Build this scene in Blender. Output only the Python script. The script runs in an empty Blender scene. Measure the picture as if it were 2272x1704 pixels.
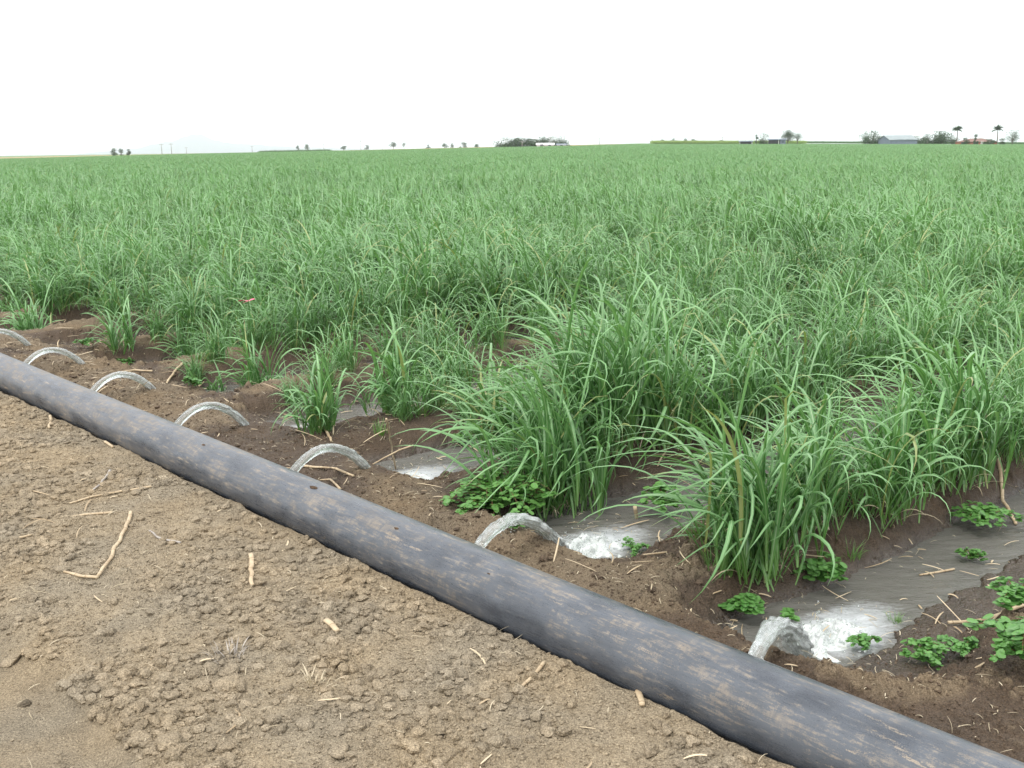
import bpy, math, random
import numpy as np
from math import radians, pi

# ------------------------------------------------------------------ camera, sky, sun, exposure
scene = bpy.context.scene
COL = scene.collection
H_EYE = 2.01
FPX = 1035.0
RHO = math.atan(11.5 / 1024)
PIT = math.atan(234.3 / FPX)
_F = np.array([0, math.cos(PIT), -math.sin(PIT)]); _X = np.array([1., 0, 0]); _U = np.cross(_X, _F)
CR = math.cos(RHO) * _X - math.sin(RHO) * _U
CU = math.sin(RHO) * _X + math.cos(RHO) * _U
CF = _F

cam_d = bpy.data.cameras.new('camera'); cam = bpy.data.objects.new('camera', cam_d); COL.objects.link(cam)
cam_d.sensor_width = 36; cam_d.lens = 36 * FPX / 1024; cam_d.clip_start = 0.05; cam_d.clip_end = 60000
from mathutils import Matrix, Vector
cam.matrix_world = Matrix(((CR[0], CU[0], -CF[0], 0), (CR[1], CU[1], -CF[1], 0), (CR[2], CU[2], -CF[2], H_EYE), (0, 0, 0, 1)))
scene.camera = cam

SUN_EL, SUN_AZ = radians(58), radians(215)      # azimuth clockwise from +Y
world = bpy.data.worlds.new("World"); scene.world = world; world.use_nodes = True
nt = world.node_tree; nt.nodes.clear()
out = nt.nodes.new('ShaderNodeOutputWorld'); bg = nt.nodes.new('ShaderNodeBackground')
sky = nt.nodes.new('ShaderNodeTexSky'); sky.sky_type = 'NISHITA'; sky.sun_disc = False
sky.sun_elevation = SUN_EL; sky.sun_rotation = SUN_AZ; sky.dust_density = 3.0; sky.air_density = 1.0
tc = nt.nodes.new('ShaderNodeTexCoord')
mp = nt.nodes.new('ShaderNodeMapping'); mp.inputs['Scale'].default_value = (1.2, 1.2, 6)
nz = nt.nodes.new('ShaderNodeTexNoise'); nz.inputs['Scale'].default_value = 1.6; nz.inputs['Detail'].default_value = 4
cr = nt.nodes.new('ShaderNodeValToRGB')
cr.color_ramp.elements[0].position = .3; cr.color_ramp.elements[0].color = (10.6, 11.0, 11.6, 1)
cr.color_ramp.elements[1].position = .7; cr.color_ramp.elements[1].color = (13.0, 13.0, 13.0, 1)
mx = nt.nodes.new('ShaderNodeMix'); mx.data_type = 'RGBA'; mx.inputs['Factor'].default_value = .9
nt.links.new(tc.outputs['Generated'], mp.inputs['Vector']); nt.links.new(mp.outputs[0], nz.inputs['Vector'])
nt.links.new(nz.outputs['Fac'], cr.inputs['Fac'])
nt.links.new(sky.outputs[0], mx.inputs[6]); nt.links.new(cr.outputs[0], mx.inputs[7])
nt.links.new(mx.outputs[2], bg.inputs['Color']); bg.inputs['Strength'].default_value = .12
nt.links.new(bg.outputs[0], out.inputs[0])

sd_ = bpy.data.lights.new('sun', 'SUN'); sd_.energy = 1.5; sd_.angle = radians(14); sd_.color = (1, .96, .9)
sun = bpy.data.objects.new('sun', sd_); COL.objects.link(sun)
sv = Vector((math.sin(SUN_AZ) * math.cos(SUN_EL), math.cos(SUN_AZ) * math.cos(SUN_EL), math.sin(SUN_EL)))
sun.rotation_euler = sv.to_track_quat('Z', 'Y').to_euler(); sun.location = (0, -5, 30)

vs = scene.view_settings
vs.view_transform = 'Standard'; vs.look = 'None'; vs.gamma = 1; vs.use_curve_mapping = False; vs.exposure = 0.55
scene.cycles.max_bounces = 10; scene.cycles.diffuse_bounces = 4; scene.cycles.transmission_bounces = 8
scene.cycles.transparent_max_bounces = 8; scene.cycles.volume_bounces = 1

# ------------------------------------------------------------------ frames
def ray(px, py):
    v = CF * FPX + CR * (px - 512) - CU * (py - 384); return v / np.linalg.norm(v)
def hdir(px):
    y = 149.7
    for _ in range(50):
        v = ray(px, y); y += v[2] * FPX * 1.2
    v = ray(px, y); v[2] = 0; return v / np.linalg.norm(v)
_d = hdir(-480); SD = -_d; TD = np.array([-SD[1], SD[0], 0])   # SD runs along the pipe, TD across it into the field
def W(s, t, z=0.):
    return (s * SD[0] + t * TD[0], s * SD[1] + t * TD[1], z)
def to_st(x, y): return x * SD[0] + y * SD[1], x * TD[0] + y * TD[1]
ROWANG = math.atan2(TD[1], TD[0]); PIPEANG = math.atan2(SD[1], SD[0])
K = .4629
def onground(dx, dy, z=.05):
    """a spot of the place, read off the photograph once, as (s, t)"""
    r = ray(dx * K, dy * K); p = r * ((H_EYE - z) / -r[2]); return float(p @ SD), float(p @ TD)

# ------------------------------------------------------------------ numpy noise
def _hash(ix, iy, seed):
    a = (ix.astype(np.int64) * 374761393 + iy.astype(np.int64) * 668265263 + seed * 1442695041) & 0xFFFFFFFF
    a = ((a ^ (a >> 13)) * 1274126177) & 0xFFFFFFFF
    a = ((a ^ (a >> 16)) * 2246822519) & 0xFFFFFFFF
    a = a ^ (a >> 15)
    return (a & 0xFFFFFF) / float(0xFFFFFF)
def vn(x, y, seed=0):
    x = np.asarray(x, float); y = np.asarray(y, float)
    ix = np.floor(x); iy = np.floor(y); fx = x - ix; fy = y - iy
    fx = fx * fx * fx * (fx * (fx * 6 - 15) + 10); fy = fy * fy * fy * (fy * (fy * 6 - 15) + 10)
    a = _hash(ix, iy, seed); b = _hash(ix + 1, iy, seed); c = _hash(ix, iy + 1, seed); d = _hash(ix + 1, iy + 1, seed)
    return (a * (1 - fx) + b * fx) * (1 - fy) + (c * (1 - fx) + d * fx) * fy
def fbm(x, y, seed=0, o=4, g=.5):
    r = 0; a = 1; n = 0
    for i in range(o):
        r = r + a * (vn(x * 2 ** i + 17.3 * i, y * 2 ** i - 9.1 * i, seed + i) - .5); n += a; a *= g
    return r / n * 2          # about -1..1
def sst(x, a, b):
    u = np.clip((x - a) / (b - a), 0, 1); return u * u * (3 - 2 * u)
def lumps(x, y, cell, prob, seed, rmin=.25, rmax=.55, flat=.8):
    X = x / cell; Y = y / cell
    X = X + .22 * (vn(X * 1.9, Y * 1.9, seed + 50) - .5) * 2; Y = Y + .22 * (vn(X * 1.9 + 40, Y * 1.9, seed + 51) - .5) * 2
    ix = np.floor(X); iy = np.floor(Y); best = np.zeros_like(X)
    for dx in (-1, 0, 1):
        for dy in (-1, 0, 1):
            cx = ix + dx; cy = iy + dy
            jx = cx + .5 + .7 * (_hash(cx, cy, seed) - .5); jy = cy + .5 + .7 * (_hash(cx, cy, seed + 1) - .5)
            R = rmin + (rmax - rmin) * _hash(cx, cy, seed + 2) ** 1.5
            R = np.where(_hash(cx, cy, seed + 3) < prob, R, 0)
            d2 = (X - jx) ** 2 + (Y - jy) ** 2
            hh = np.minimum(np.sqrt(np.maximum(0, R * R - d2)), R * .78)
            best = np.maximum(best, hh * (.6 + .4 * _hash(cx, cy, seed + 4)))
    return best * cell * flat

# ------------------------------------------------------------------ terrain
FUR = np.array([-11.45 - 1.5 * i for i in range(60, 0, -1)] + [-11.45, -9.93, -8.4, -6.93, -5.33, -3.72, -2.12, -.55] + [-.55 + 1.5 * i for i in range(1, 70)])
I7 = 66
WZ0 = -.105
HEAD = np.full(len(FUR), 3.78); HEAD[I7] = 3.32; HEAD[I7 - 1] = 3.52; HEAD[I7 - 2] = 3.68; HEAD[I7 + 1] = 3.9
FIDX = np.arange(len(FUR), dtype=float)
def fur_s(i, t): return FUR[i] + .04 * (t - 4)
RAISE_PX = ([-600, -300, 0, 200, 342, 419, 512, 640, 800, 1024, 1300, 1600], [0, 0, 0, 2.4, 3.7, 4.5, 5.4, 6.6, 5.0, 2.3, 1, 0])
AZK = np.array([math.atan2(hdir(p)[0], hdir(p)[1]) for p in RAISE_PX[0]]); AZV = np.array(RAISE_PX[1]) / FPX * 430
def far_z(x, y):
    r = np.hypot(x, y); az = np.arctan2(x, y)
    e = np.interp(az, AZK, AZV)
    return e * np.clip(r / 430, 0, 1.4) ** 1.6
def ground(x, y, detail=True, want=False):
    x = np.asarray(x, float); y = np.asarray(y, float)
    s, t = to_st(x, y); r = np.hypot(x, y)
    n1 = fbm(s * .8, t * .8, 3, 3); n2 = fbm(s * 4, t * 4, 11, 4); n3 = fbm(s * 16, t * 16, 21, 3)
    near = 1 - sst(r, 14, 22)
    # near bank, dry crumbly soil with a wheel track along it
    te = 2.705 + .022 * fbm(s * 5, s * 0 + 3, 5, 3)
    trk = sst(t + .05 * n2, 1.12, 1.30)
    zl = .058 + .02 * n1 * sst(2.6 - t, 0, .5) + .012 * n2 + .004 * n3 * trk - .075 * (1 - trk)
    # field side
    fi = np.interp(s - .04 * (t - 4) + .06 * n2, FUR, FIDX); k = np.clip(np.round(fi).astype(int), 0, len(FUR) - 1)
    ds = (s - .04 * (t - 4)) - FUR[k] + .07 * n2 + .03 * n3
    hd0 = HEAD[k]
    wid = np.where(k == I7, .38, np.where(k == I7 - 1, .42, np.where(k >= I7 - 4, .40, .36))) + .07 * np.exp(-((t - hd0 - .55) / .4) ** 2) * (k >= I7 - 1)
    hd = HEAD[k] + .05 * n2
    wf = np.exp(-(np.abs(ds) / wid) ** 3.2) * sst(t, hd, hd + .22)
    bank = .0 + .065 * sst(t, 3.05, 3.4) - .05 * sst(t, 3.0, 2.9) + .035 * n1 + .022 * n2 + .008 * n3
    ridge = bank + .035 * sst(t, 3.9, 4.5)
    mudslope = .07 * sst(ds, -.05, .3) * (1 - sst(ds, .5, .75)) * np.where(k == I7, 1, .4) * sst(t, hd, hd + .5)
    zr = ridge - .36 * wf - mudslope
    shelf = WZ0 + .012 + .05 * np.clip(ds - .15, 0, 1) + .012 * n2; zr = np.where((k == I7) & (t > 3.6), np.maximum(zr, shelf * sst(ds + .04 * n1, .10, .20) + (-.3) * (1 - sst(ds + .04 * n1, .10, .20))), zr)
    m = sst(t, 2.83, 2.90)
    tre = sst(t, te, te - .035) * (1 - m)          # 1 on the near soil, 0 in the pipe's bed
    z = np.where(t < 2.86, zl * tre - .06 * (1 - tre), -.05 + (zr + .05) * sst(t, 2.92, 3.08))
    if detail:
        amp = np.where(t < 2.75, np.clip(.08 + .95 * sst(t + .08 * n2, 1.18, 1.32) * (1 - .55 * sst(t, 1.9, 2.4)), 0, 1) * tre, sst(t, 3.0, 3.1) * 1.15)
        amp = amp * (.2 + .75 * sst(n1 + .8 * n2, -.35, .45)) * near
        water = sst(z, -.02, -.10)
        amp = amp * (1 - .75 * water)
        z = z + amp * (1.1 * lumps(s, t, .115, .28, 100) + 1.1 * lumps(s, t, .055, .5, 200) + 1.1 * lumps(s, t, .026, .75, 300) + .008 * fbm(s * 50, t * 50, 31, 3))
    zf = .06 + .04 * n1
    z = z * near + zf * (1 - near) + far_z(x, y)
    if want: return z, s, t, r, n1, n2, n3, ds, wf, k
    return z
def gz(s, t):
    x, y, _ = W(s, t); return float(ground(np.array([x]), np.array([y]))[0])
def gzxy(x, y): return float(ground(np.array([x]), np.array([y]))[0])

# ------------------------------------------------------------------ mesh helpers
def mesh_np(name, V, F, mats=None, smooth=True, uv=None, attrs=None):
    """V (n,3), F list of arrays of equal-sided faces"""
    me = bpy.data.meshes.new(name)
    V = np.ascontiguousarray(V, np.float32); me.vertices.add(len(V)); me.vertices.foreach_set('co', V.ravel())
    if not isinstance(F, list): F = [F]
    F = [np.asarray(f, np.int32) for f in F if len(f)]
    loops = np.concatenate([f.ravel() for f in F]); tot = np.concatenate([np.full(len(f), f.shape[1], np.int32) for f in F])
    st = np.concatenate([[0], np.cumsum(tot)[:-1]]).astype(np.int32)
    me.loops.add(len(loops)); me.loops.foreach_set('vertex_index', loops)
    me.polygons.add(len(tot)); me.polygons.foreach_set('loop_start', st); me.polygons.foreach_set('loop_total', tot)
    if uv is not None:
        l = me.uv_layers.new(name='UVMap'); l.data.foreach_set('uv', np.asarray(uv, np.float32)[loops].ravel())
    me.update(calc_edges=True); me.validate()
    for n_, a in (attrs or {}).items():
        a = np.asarray(a, np.float32)
        if a.ndim == 1: at = me.attributes.new(n_, 'FLOAT', 'POINT'); at.data.foreach_set('value', a)
        else:
            at = me.attributes.new(n_, 'FLOAT_COLOR', 'POINT')
            at.data.foreach_set('color', np.concatenate([a, np.ones((len(a), 1), np.float32)], 1).ravel())
    for m in (mats or []): me.materials.append(m)
    me.polygons.foreach_set('use_smooth', np.full(len(tot), smooth)); me.update()
    return me
def link(name, me, parent=None, loc=None, label=None, cat=None, group=None, kind=None):
    o = bpy.data.objects.new(name, me); COL.objects.link(o)
    if loc is not None: o.location = loc
    if parent is not None: o.parent = parent
    if label: o['label'] = label
    if cat: o['category'] = cat
    if group: o['group'] = group
    if kind: o['kind'] = kind
    return o
def empty(name, loc, label, cat, group=None, rz=0):
    o = link(name, None, None, loc, label, cat, group); o.rotation_euler = (0, 0, rz); o.empty_display_size = .2
    return o
class MB:
    def __init__(s): s.V = []; s.F = {}; s.n = 0; s.A = []
    def add(s, V, F, a=0.):
        V = np.asarray(V, float).reshape(-1, 3); F = np.asarray(F, int)
        if F.ndim == 1: F = F[None]
        s.F.setdefault(F.shape[1], []).append(F + s.n); s.V.append(V); s.n += len(V)
        s.A.append(np.broadcast_to(np.asarray(a, float), (len(V),)))
    def tube(s, P, R, n=8, cap=True, a=0., squash=1.):
        P = np.asarray(P, float); m = len(P); R = np.broadcast_to(np.asarray(R, float), (m,))
        T = np.gradient(P, axis=0); T /= np.linalg.norm(T, axis=1)[:, None] + 1e-9
        ref = np.array([0, 0, 1.]) if abs(T[0][2]) < .9 else np.array([1., 0, 0])
        A = np.cross(T, ref); A /= np.linalg.norm(A, axis=1)[:, None] + 1e-9; B = np.cross(A, T)
        an = np.arange(n) * 2 * pi / n
        V = P[:, None] + R[:, None, None] * (np.cos(an)[None, :, None] * A[:, None] + squash * np.sin(an)[None, :, None] * B[:, None])
        i = np.arange(m - 1)[:, None] * n; j = np.arange(n)[None]; j2 = (j + 1) % n
        F = np.stack([i + j, i + j2, i + n + j2, i + n + j], -1).reshape(-1, 4)
        b = s.n; s.add(V.reshape(-1, 3), F, np.repeat(np.broadcast_to(np.asarray(a, float), (m,)), n))
        if cap:
            s.F.setdefault(n, []).append(np.stack([b + np.arange(n)[::-1], b + (m - 1) * n + np.arange(n)]))
    def box(s, c, d, rz=0, a=0.):
        x, y, z = np.asarray(d) / 2; q = np.array([[-x, -y, -z], [x, -y, -z], [x, y, -z], [-x, y, -z], [-x, -y, z], [x, -y, z], [x, y, z], [-x, y, z]])
        co, si = math.cos(rz), math.sin(rz); q = q @ np.array([[co, si, 0], [-si, co, 0], [0, 0, 1]]) + np.asarray(c)
        s.add(q, [[0, 3, 2, 1], [4, 5, 6, 7], [0, 1, 5, 4], [1, 2, 6, 5], [2, 3, 7, 6], [3, 0, 4, 7]], a)
    def mesh(s, name, mats, smooth=True, attr='tone'):
        return mesh_np(name, np.concatenate(s.V), [np.concatenate(f) for f in s.F.values()], mats, smooth, attrs={attr: np.concatenate(s.A)})

# ------------------------------------------------------------------ materials
def newmat(name):
    m = bpy.data.materials.new(name); m.use_nodes = True; n = m.node_tree.nodes; l = m.node_tree.links
    return m, n, l, n['Principled BSDF']
def node(n, t, **k):
    o = n.new(t)
    for a, b in k.items():
        if a in ('Scale', 'Detail', 'Roughness', 'Strength', 'Distance', 'Distortion', 'Fac', 'W'): o.inputs[a].default_value = b
        else: setattr(o, a, b)
    return o
def ramp(n, l, src, stops):
    r = n.new('ShaderNodeValToRGB'); e = r.color_ramp.elements
    while len(e) < len(stops): e.new(.5)
    for i, (p, c) in enumerate(stops):
        e[i].position = p; e[i].color = (*c, 1) if len(c) == 3 else c
    l.new(src, r.inputs['Fac']); return r.outputs['Color']
def g3(v): return (v, v, v)
def mix(n, l, f, a, b, mode='MIX'):
    m = n.new('ShaderNodeMix'); m.data_type = 'RGBA'; m.blend_type = mode
    for v, i in ((f, 0), (a, 6), (b, 7)):
        if hasattr(v, 'links'): l.new(v, m.inputs[i])
        else: m.inputs[i].default_value = (*v, 1) if isinstance(v, tuple) else v
    return m.outputs[2]
def math_(n, l, op, a, b=0., clamp=False):
    m = n.new('ShaderNodeMath'); m.operation = op; m.use_clamp = clamp
    for v, i in ((a, 0), (b, 1)):
        if hasattr(v, 'links'): l.new(v, m.inputs[i])
        else: m.inputs[i].default_value = v
    return m.outputs[0]
def attr(n, name):
    a = n.new('ShaderNodeAttribute'); a.attribute_name = name; return a
def noise(n, l, scale, detail=4, coord=None, rough=.55):
    t = node(n, 'ShaderNodeTexNoise', Scale=scale, Detail=detail); t.inputs['Roughness'].default_value = rough
    if coord is not None: l.new(coord, t.inputs['Vector'])
    return t.outputs['Fac']

def mat_soil():
    m, n, l, b = newmat('soil')
    pos = n.new('ShaderNodeNewGeometry').outputs['Position']
    col = attr(n, 'soilcol').outputs['Color']; wet = attr(n, 'wet').outputs['Fac']
    f1 = ramp(n, l, noise(n, l, 9, 6, pos), [(.3, g3(.86)), (.7, g3(1.12))])
    f2 = ramp(n, l, noise(n, l, 160, 3, pos, .7), [(.3, g3(.55)), (.5, g3(1.0)), (.70, g3(1.6))])
    f3 = ramp(n, l, noise(n, l, 2.2, 3, pos), [(.35, (.96, .98, 1.01)), (.65, (1.05, 1.01, .95))])
    c = mix(n, l, 1., col, f1, 'MULTIPLY'); c = mix(n, l, 1., c, f2, 'MULTIPLY'); c = mix(n, l, 1., c, f3, 'MULTIPLY')
    l.new(c, b.inputs['Base Color'])
    rr = ramp(n, l, wet, [(0, g3(.95)), (.55, g3(.7)), (1, g3(.26))]); l.new(rr, b.inputs['Roughness'])
    l.new(ramp(n, l, wet, [(0, g3(.1)), (1, g3(.5))]), b.inputs['Specular IOR Level'])
    bp = node(n, 'ShaderNodeBump', Strength=.75, Distance=.022)
    wp = n.new('ShaderNodeVectorMath'); wp.operation = 'ADD'; l.new(pos, wp.inputs[0])
    wn = node(n, 'ShaderNodeTexNoise', Scale=60, Detail=2); l.new(pos, wn.inputs['Vector']); ws = n.new('ShaderNodeVectorMath'); ws.operation = 'SCALE'; ws.inputs['Scale'].default_value = .02; l.new(wn.outputs['Color'], ws.inputs[0]); l.new(ws.outputs[0], wp.inputs[1])
    v1 = node(n, 'ShaderNodeTexVoronoi', Scale=62); l.new(wp.outputs[0], v1.inputs['Vector']); v2 = node(n, 'ShaderNodeTexVoronoi', Scale=150); l.new(wp.outputs[0], v2.inputs['Vector'])
    pit_shade = ramp(n, l, noise(n, l, 34, 5, pos, .75), [(.30, g3(.35)), (.46, g3(1.)), (.6, g3(1.0)), (.75, g3(1.25))]); c = mix(n, l, .55, c, mix(n, l, 1., c, pit_shade, 'MULTIPLY')); l.new(c, b.inputs['Base Color'])  # shade of tiny pits, and pale specks, painted into the soil colour
    h = math_(n, l, 'SUBTRACT', math_(n, l, 'MULTIPLY', noise(n, l, 70, 6, pos, .7), 1.2), math_(n, l, 'ADD', math_(n, l, 'MULTIPLY', v1.outputs['Distance'], .9), math_(n, l, 'MULTIPLY', v2.outputs['Distance'], .5)))
    l.new(h, bp.inputs['Height']); l.new(math_(n, l, 'SUBTRACT', .8, math_(n, l, 'MULTIPLY', wet, .35)), bp.inputs['Strength'])
    l.new(bp.outputs[0], b.inputs['Normal'])
    return m
def mat_leaf(name, c1, c2, rib=(.30, .42, .22), sheen=.45, trans=.3, dead=(.34, .26, .12), base_tint=(.16, .30, .05), bloom_light=None):
    m, n, l, b = newmat(name)
    tone = attr(n, 'tone').outputs['Fac']; oi = n.new('ShaderNodeObjectInfo').outputs['Random']
    uv = n.new('ShaderNodeUVMap'); uv.uv_map = 'UVMap'; sx = n.new('ShaderNodeSeparateXYZ'); l.new(uv.outputs[0], sx.inputs[0])
    pos = n.new('ShaderNodeNewGeometry').outputs['Position']
    t = math_(n, l, 'ADD', math_(n, l, 'MULTIPLY', tone, .6), math_(n, l, 'SUBTRACT', math_(n, l, 'MULTIPLY', oi, .35), .12))
    t = math_(n, l, 'ADD', t, math_(n, l, 'SUBTRACT', math_(n, l, 'MULTIPLY', noise(n, l, .22, 4, pos, .65), .8), .26), True)
    c = mix(n, l, t, c1, c2)
    # yellow-green sheath at the foot of each blade
    ft = ramp(n, l, sx.outputs[1], [(0, g3(1)), (.28, g3(0))])
    c = mix(n, l, math_(n, l, 'MULTIPLY', ft, .55), c, base_tint)
    d = math_(n, l, 'ABSOLUTE', math_(n, l, 'SUBTRACT', sx.outputs[0], .5))
    rb = ramp(n, l, d, [(0, g3(.75)), (.07, g3(.6)), (.13, g3(0))])
    c = mix(n, l, rb, c, rib)
    if bloom_light: c = mix(n, l, math_(n, l, 'MULTIPLY', ramp(n, l, sx.outputs[1], [(.35, g3(0)), (.75, g3(.62))]), math_(n, l, 'ADD', math_(n, l, 'MULTIPLY', t, .9), .35, True)), c, bloom_light)  # paler outer blade: waxy bloom and sky light painted into the colour
    if bloom_light: c = mix(n, l, math_(n, l, 'MULTIPLY', math_(n, l, 'GREATER_THAN', tone, .965), .65), c, (.36, .34, .13))
    tipf = ramp(n, l, sx.outputs[1], [(.86, g3(0)), (1, g3(1))])
    c = mix(n, l, math_(n, l, 'MULTIPLY', tipf, math_(n, l, 'MULTIPLY', math_(n, l, 'GREATER_THAN', tone, .8), .8)), c, dead)
    l.new(c, b.inputs['Base Color']); b.inputs['Roughness'].default_value = .42; b.inputs['Specular IOR Level'].default_value = sheen
    tr = n.new('ShaderNodeBsdfTranslucent'); l.new(mix(n, l, 1., c, (1.2, 1.35, .6), 'MULTIPLY'), tr.inputs['Color'])
    ms = n.new('ShaderNodeMixShader'); ms.inputs[0].default_value = trans
    l.new(b.outputs[0], ms.inputs[1]); l.new(tr.outputs[0], ms.inputs[2]); l.new(ms.outputs[0], n['Material Output'].inputs[0])
    return m
def mat_simple(name, c1, c2, scale=8, rough=.7, bump=0., spec=.3, tonemix=False):
    m, n, l, b = newmat(name)
    co = n.new('ShaderNodeTexCoord').outputs['Object']
    f = noise(n, l, scale, 4, co)
    if tonemix: f = math_(n, l, 'ADD', math_(n, l, 'MULTIPLY', f, .5), math_(n, l, 'MULTIPLY', attr(n, 'tone').outputs['Fac'], .5))
    l.new(mix(n, l, ramp(n, l, f, [(.3, g3(0)), (.7, g3(1))]), c1, c2), b.inputs['Base Color'])
    b.inputs['Roughness'].default_value = rough; b.inputs['Specular IOR Level'].default_value = spec
    if bump:
        bp = node(n, 'ShaderNodeBump', Strength=.6, Distance=bump); l.new(noise(n, l, scale * 4, 4, co), bp.inputs['Height']); l.new(bp.outputs[0], b.inputs['Normal'])
    return m
def mat_pipe():
    m, n, l, b = newmat('black_poly_pipe')
    co = n.new('ShaderNodeTexCoord').outputs['Object']
    def st(sc):
        p = n.new('ShaderNodeMapping'); p.inputs['Scale'].default_value = sc; l.new(co, p.inputs['Vector']); return p.outputs[0]
    a = noise(n, l, 1, 6, st((2.6, 7, 7)), .62)            # big patches
    s1 = noise(n, l, 1, 6, st((9, 70, 70)), .7)           # streaks along the pipe
    s2 = noise(n, l, 1, 4, st((40, 16, 16)), .7)
    fine = noise(n, l, 1, 3, st((200, 260, 260)), .7)
    sx = n.new('ShaderNodeSeparateXYZ'); l.new(co, sx.inputs[0])
    up = ramp(n, l, math_(n, l, 'ADD', math_(n, l, 'MULTIPLY', sx.outputs[2], 3.2), .5, True), [(.15, g3(0)), (.8, g3(.075))])   # dust settles on top
    v = math_(n, l, 'ADD', math_(n, l, 'ADD', math_(n, l, 'MULTIPLY', a, .40), math_(n, l, 'MULTIPLY', s1, .57)), math_(n, l, 'MULTIPLY', s2, .15))
    # the far, dustier length of the pipe
    fard = ramp(n, l, math_(n, l, 'MULTIPLY', sx.outputs[0], -.08, True), [(.1, g3(0)), (.6, g3(.045))])
    v = math_(n, l, 'ADD', math_(n, l, 'ADD', v, up), fard)
    v = math_(n, l, 'ADD', v, math_(n, l, 'MULTIPLY', math_(n, l, 'SUBTRACT', fine, .5), .22)); dust = math_(n, l, 'MULTIPLY', ramp(n, l, v, [(.66, g3(0)), (.70, g3(.36)), (.79, g3(.75))]), ramp(n, l, s2, [(.35, g3(.35)), (.6, g3(1))]))
    haze = ramp(n, l, math_(n, l, 'ADD', math_(n, l, 'ADD', a, math_(n, l, 'MULTIPLY', fine, .25)), up), [(.42, g3(.04)), (.72, g3(.40))])
    c = mix(n, l, haze, (.016, .021, .030), (.17, .185, .205))
    scr = ramp(n, l, s1, [(.58, g3(0)), (.70, g3(.30))]); c = mix(n, l, scr, c, (.17, .18, .19))
    c = mix(n, l, dust, c, (.29, .235, .17))
    d2 = ramp(n, l, math_(n, l, 'ADD', math_(n, l, 'MULTIPLY', noise(n, l, 1, 7, st((3.5, 22, 22)), .72), .8), math_(n, l, 'MULTIPLY', fine, .2)), [(.60, g3(0)), (.635, g3(.75))]); c = mix(n, l, d2, c, (.31, .25, .18))
    mo = ramp(n, l, noise(n, l, 1, 5, st((6, 12, 12)), .65), [(.35, g3(.82)), (.6, g3(1.08))]); c = mix(n, l, 1., c, mo, 'MULTIPLY')
    blot = ramp(n, l, s2, [(.66, g3(0)), (.71, g3(.6))]); c = mix(n, l, math_(n, l, 'MULTIPLY', blot, .5), c, (.03, .03, .035))
    l.new(c, b.inputs['Base Color'])
    l.new(ramp(n, l, v, [(.55, g3(.24)), (.8, g3(.65))]), b.inputs['Roughness']); b.inputs['Specular IOR Level'].default_value = .55
    bp = node(n, 'ShaderNodeBump', Strength=.25, Distance=.002); l.new(math_(n, l, 'ADD', s1, fine), bp.inputs['Height']); l.new(bp.outputs[0], b.inputs['Normal'])
    return m
def mat_water():
    m, n, l, b = newmat('muddy_water')
    pos = n.new('ShaderNodeNewGeometry').outputs['Position']; foam = attr(n, 'foam').outputs['Fac']
    mp = n.new('ShaderNodeMapping'); mp.inputs['Rotation'].default_value = (0, 0, -ROWANG); mp.inputs['Scale'].default_value = (6, 17, 12); l.new(pos, mp.inputs['Vector'])
    r1 = noise(n, l, 1, 4, mp.outputs[0], .6); r2 = noise(n, l, 90, 3, pos, .6)
    bp = node(n, 'ShaderNodeBump', Strength=.7, Distance=.026); l.new(math_(n, l, 'ADD', r1, math_(n, l, 'MULTIPLY', r2, .15)), bp.inputs['Height']); l.new(bp.outputs[0], b.inputs['Normal'])
    fn = noise(n, l, 46, 5, pos, .75); mp2 = n.new('ShaderNodeMapping'); mp2.inputs['Rotation'].default_value = (0, 0, -ROWANG); mp2.inputs['Scale'].default_value = (12, 60, 20); l.new(pos, mp2.inputs['Vector'])
    fs = noise(n, l, 1, 5, mp2.outputs[0], .7)
    fm = math_(n, l, 'ADD', math_(n, l, 'ADD', math_(n, l, 'MULTIPLY', fn, .4), math_(n, l, 'MULTIPLY', fs, .75)), math_(n, l, 'SUBTRACT', math_(n, l, 'MULTIPLY', foam, .9), .85))
    fm = ramp(n, l, fm, [(.14, g3(0)), (.42, g3(.5)), (.8, g3(.95))])
    fm = math_(n, l, 'MULTIPLY', fm, math_(n, l, 'GREATER_THAN', foam, .01))
    l.new(mix(n, l, fm, (.135, .130, .116), (.50, .52, .53)), b.inputs['Base Color'])
    l.new(ramp(n, l, fm, [(0, g3(.04)), (1, g3(.5))]), b.inputs['Roughness']); b.inputs['IOR'].default_value = 1.33
    return m
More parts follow.
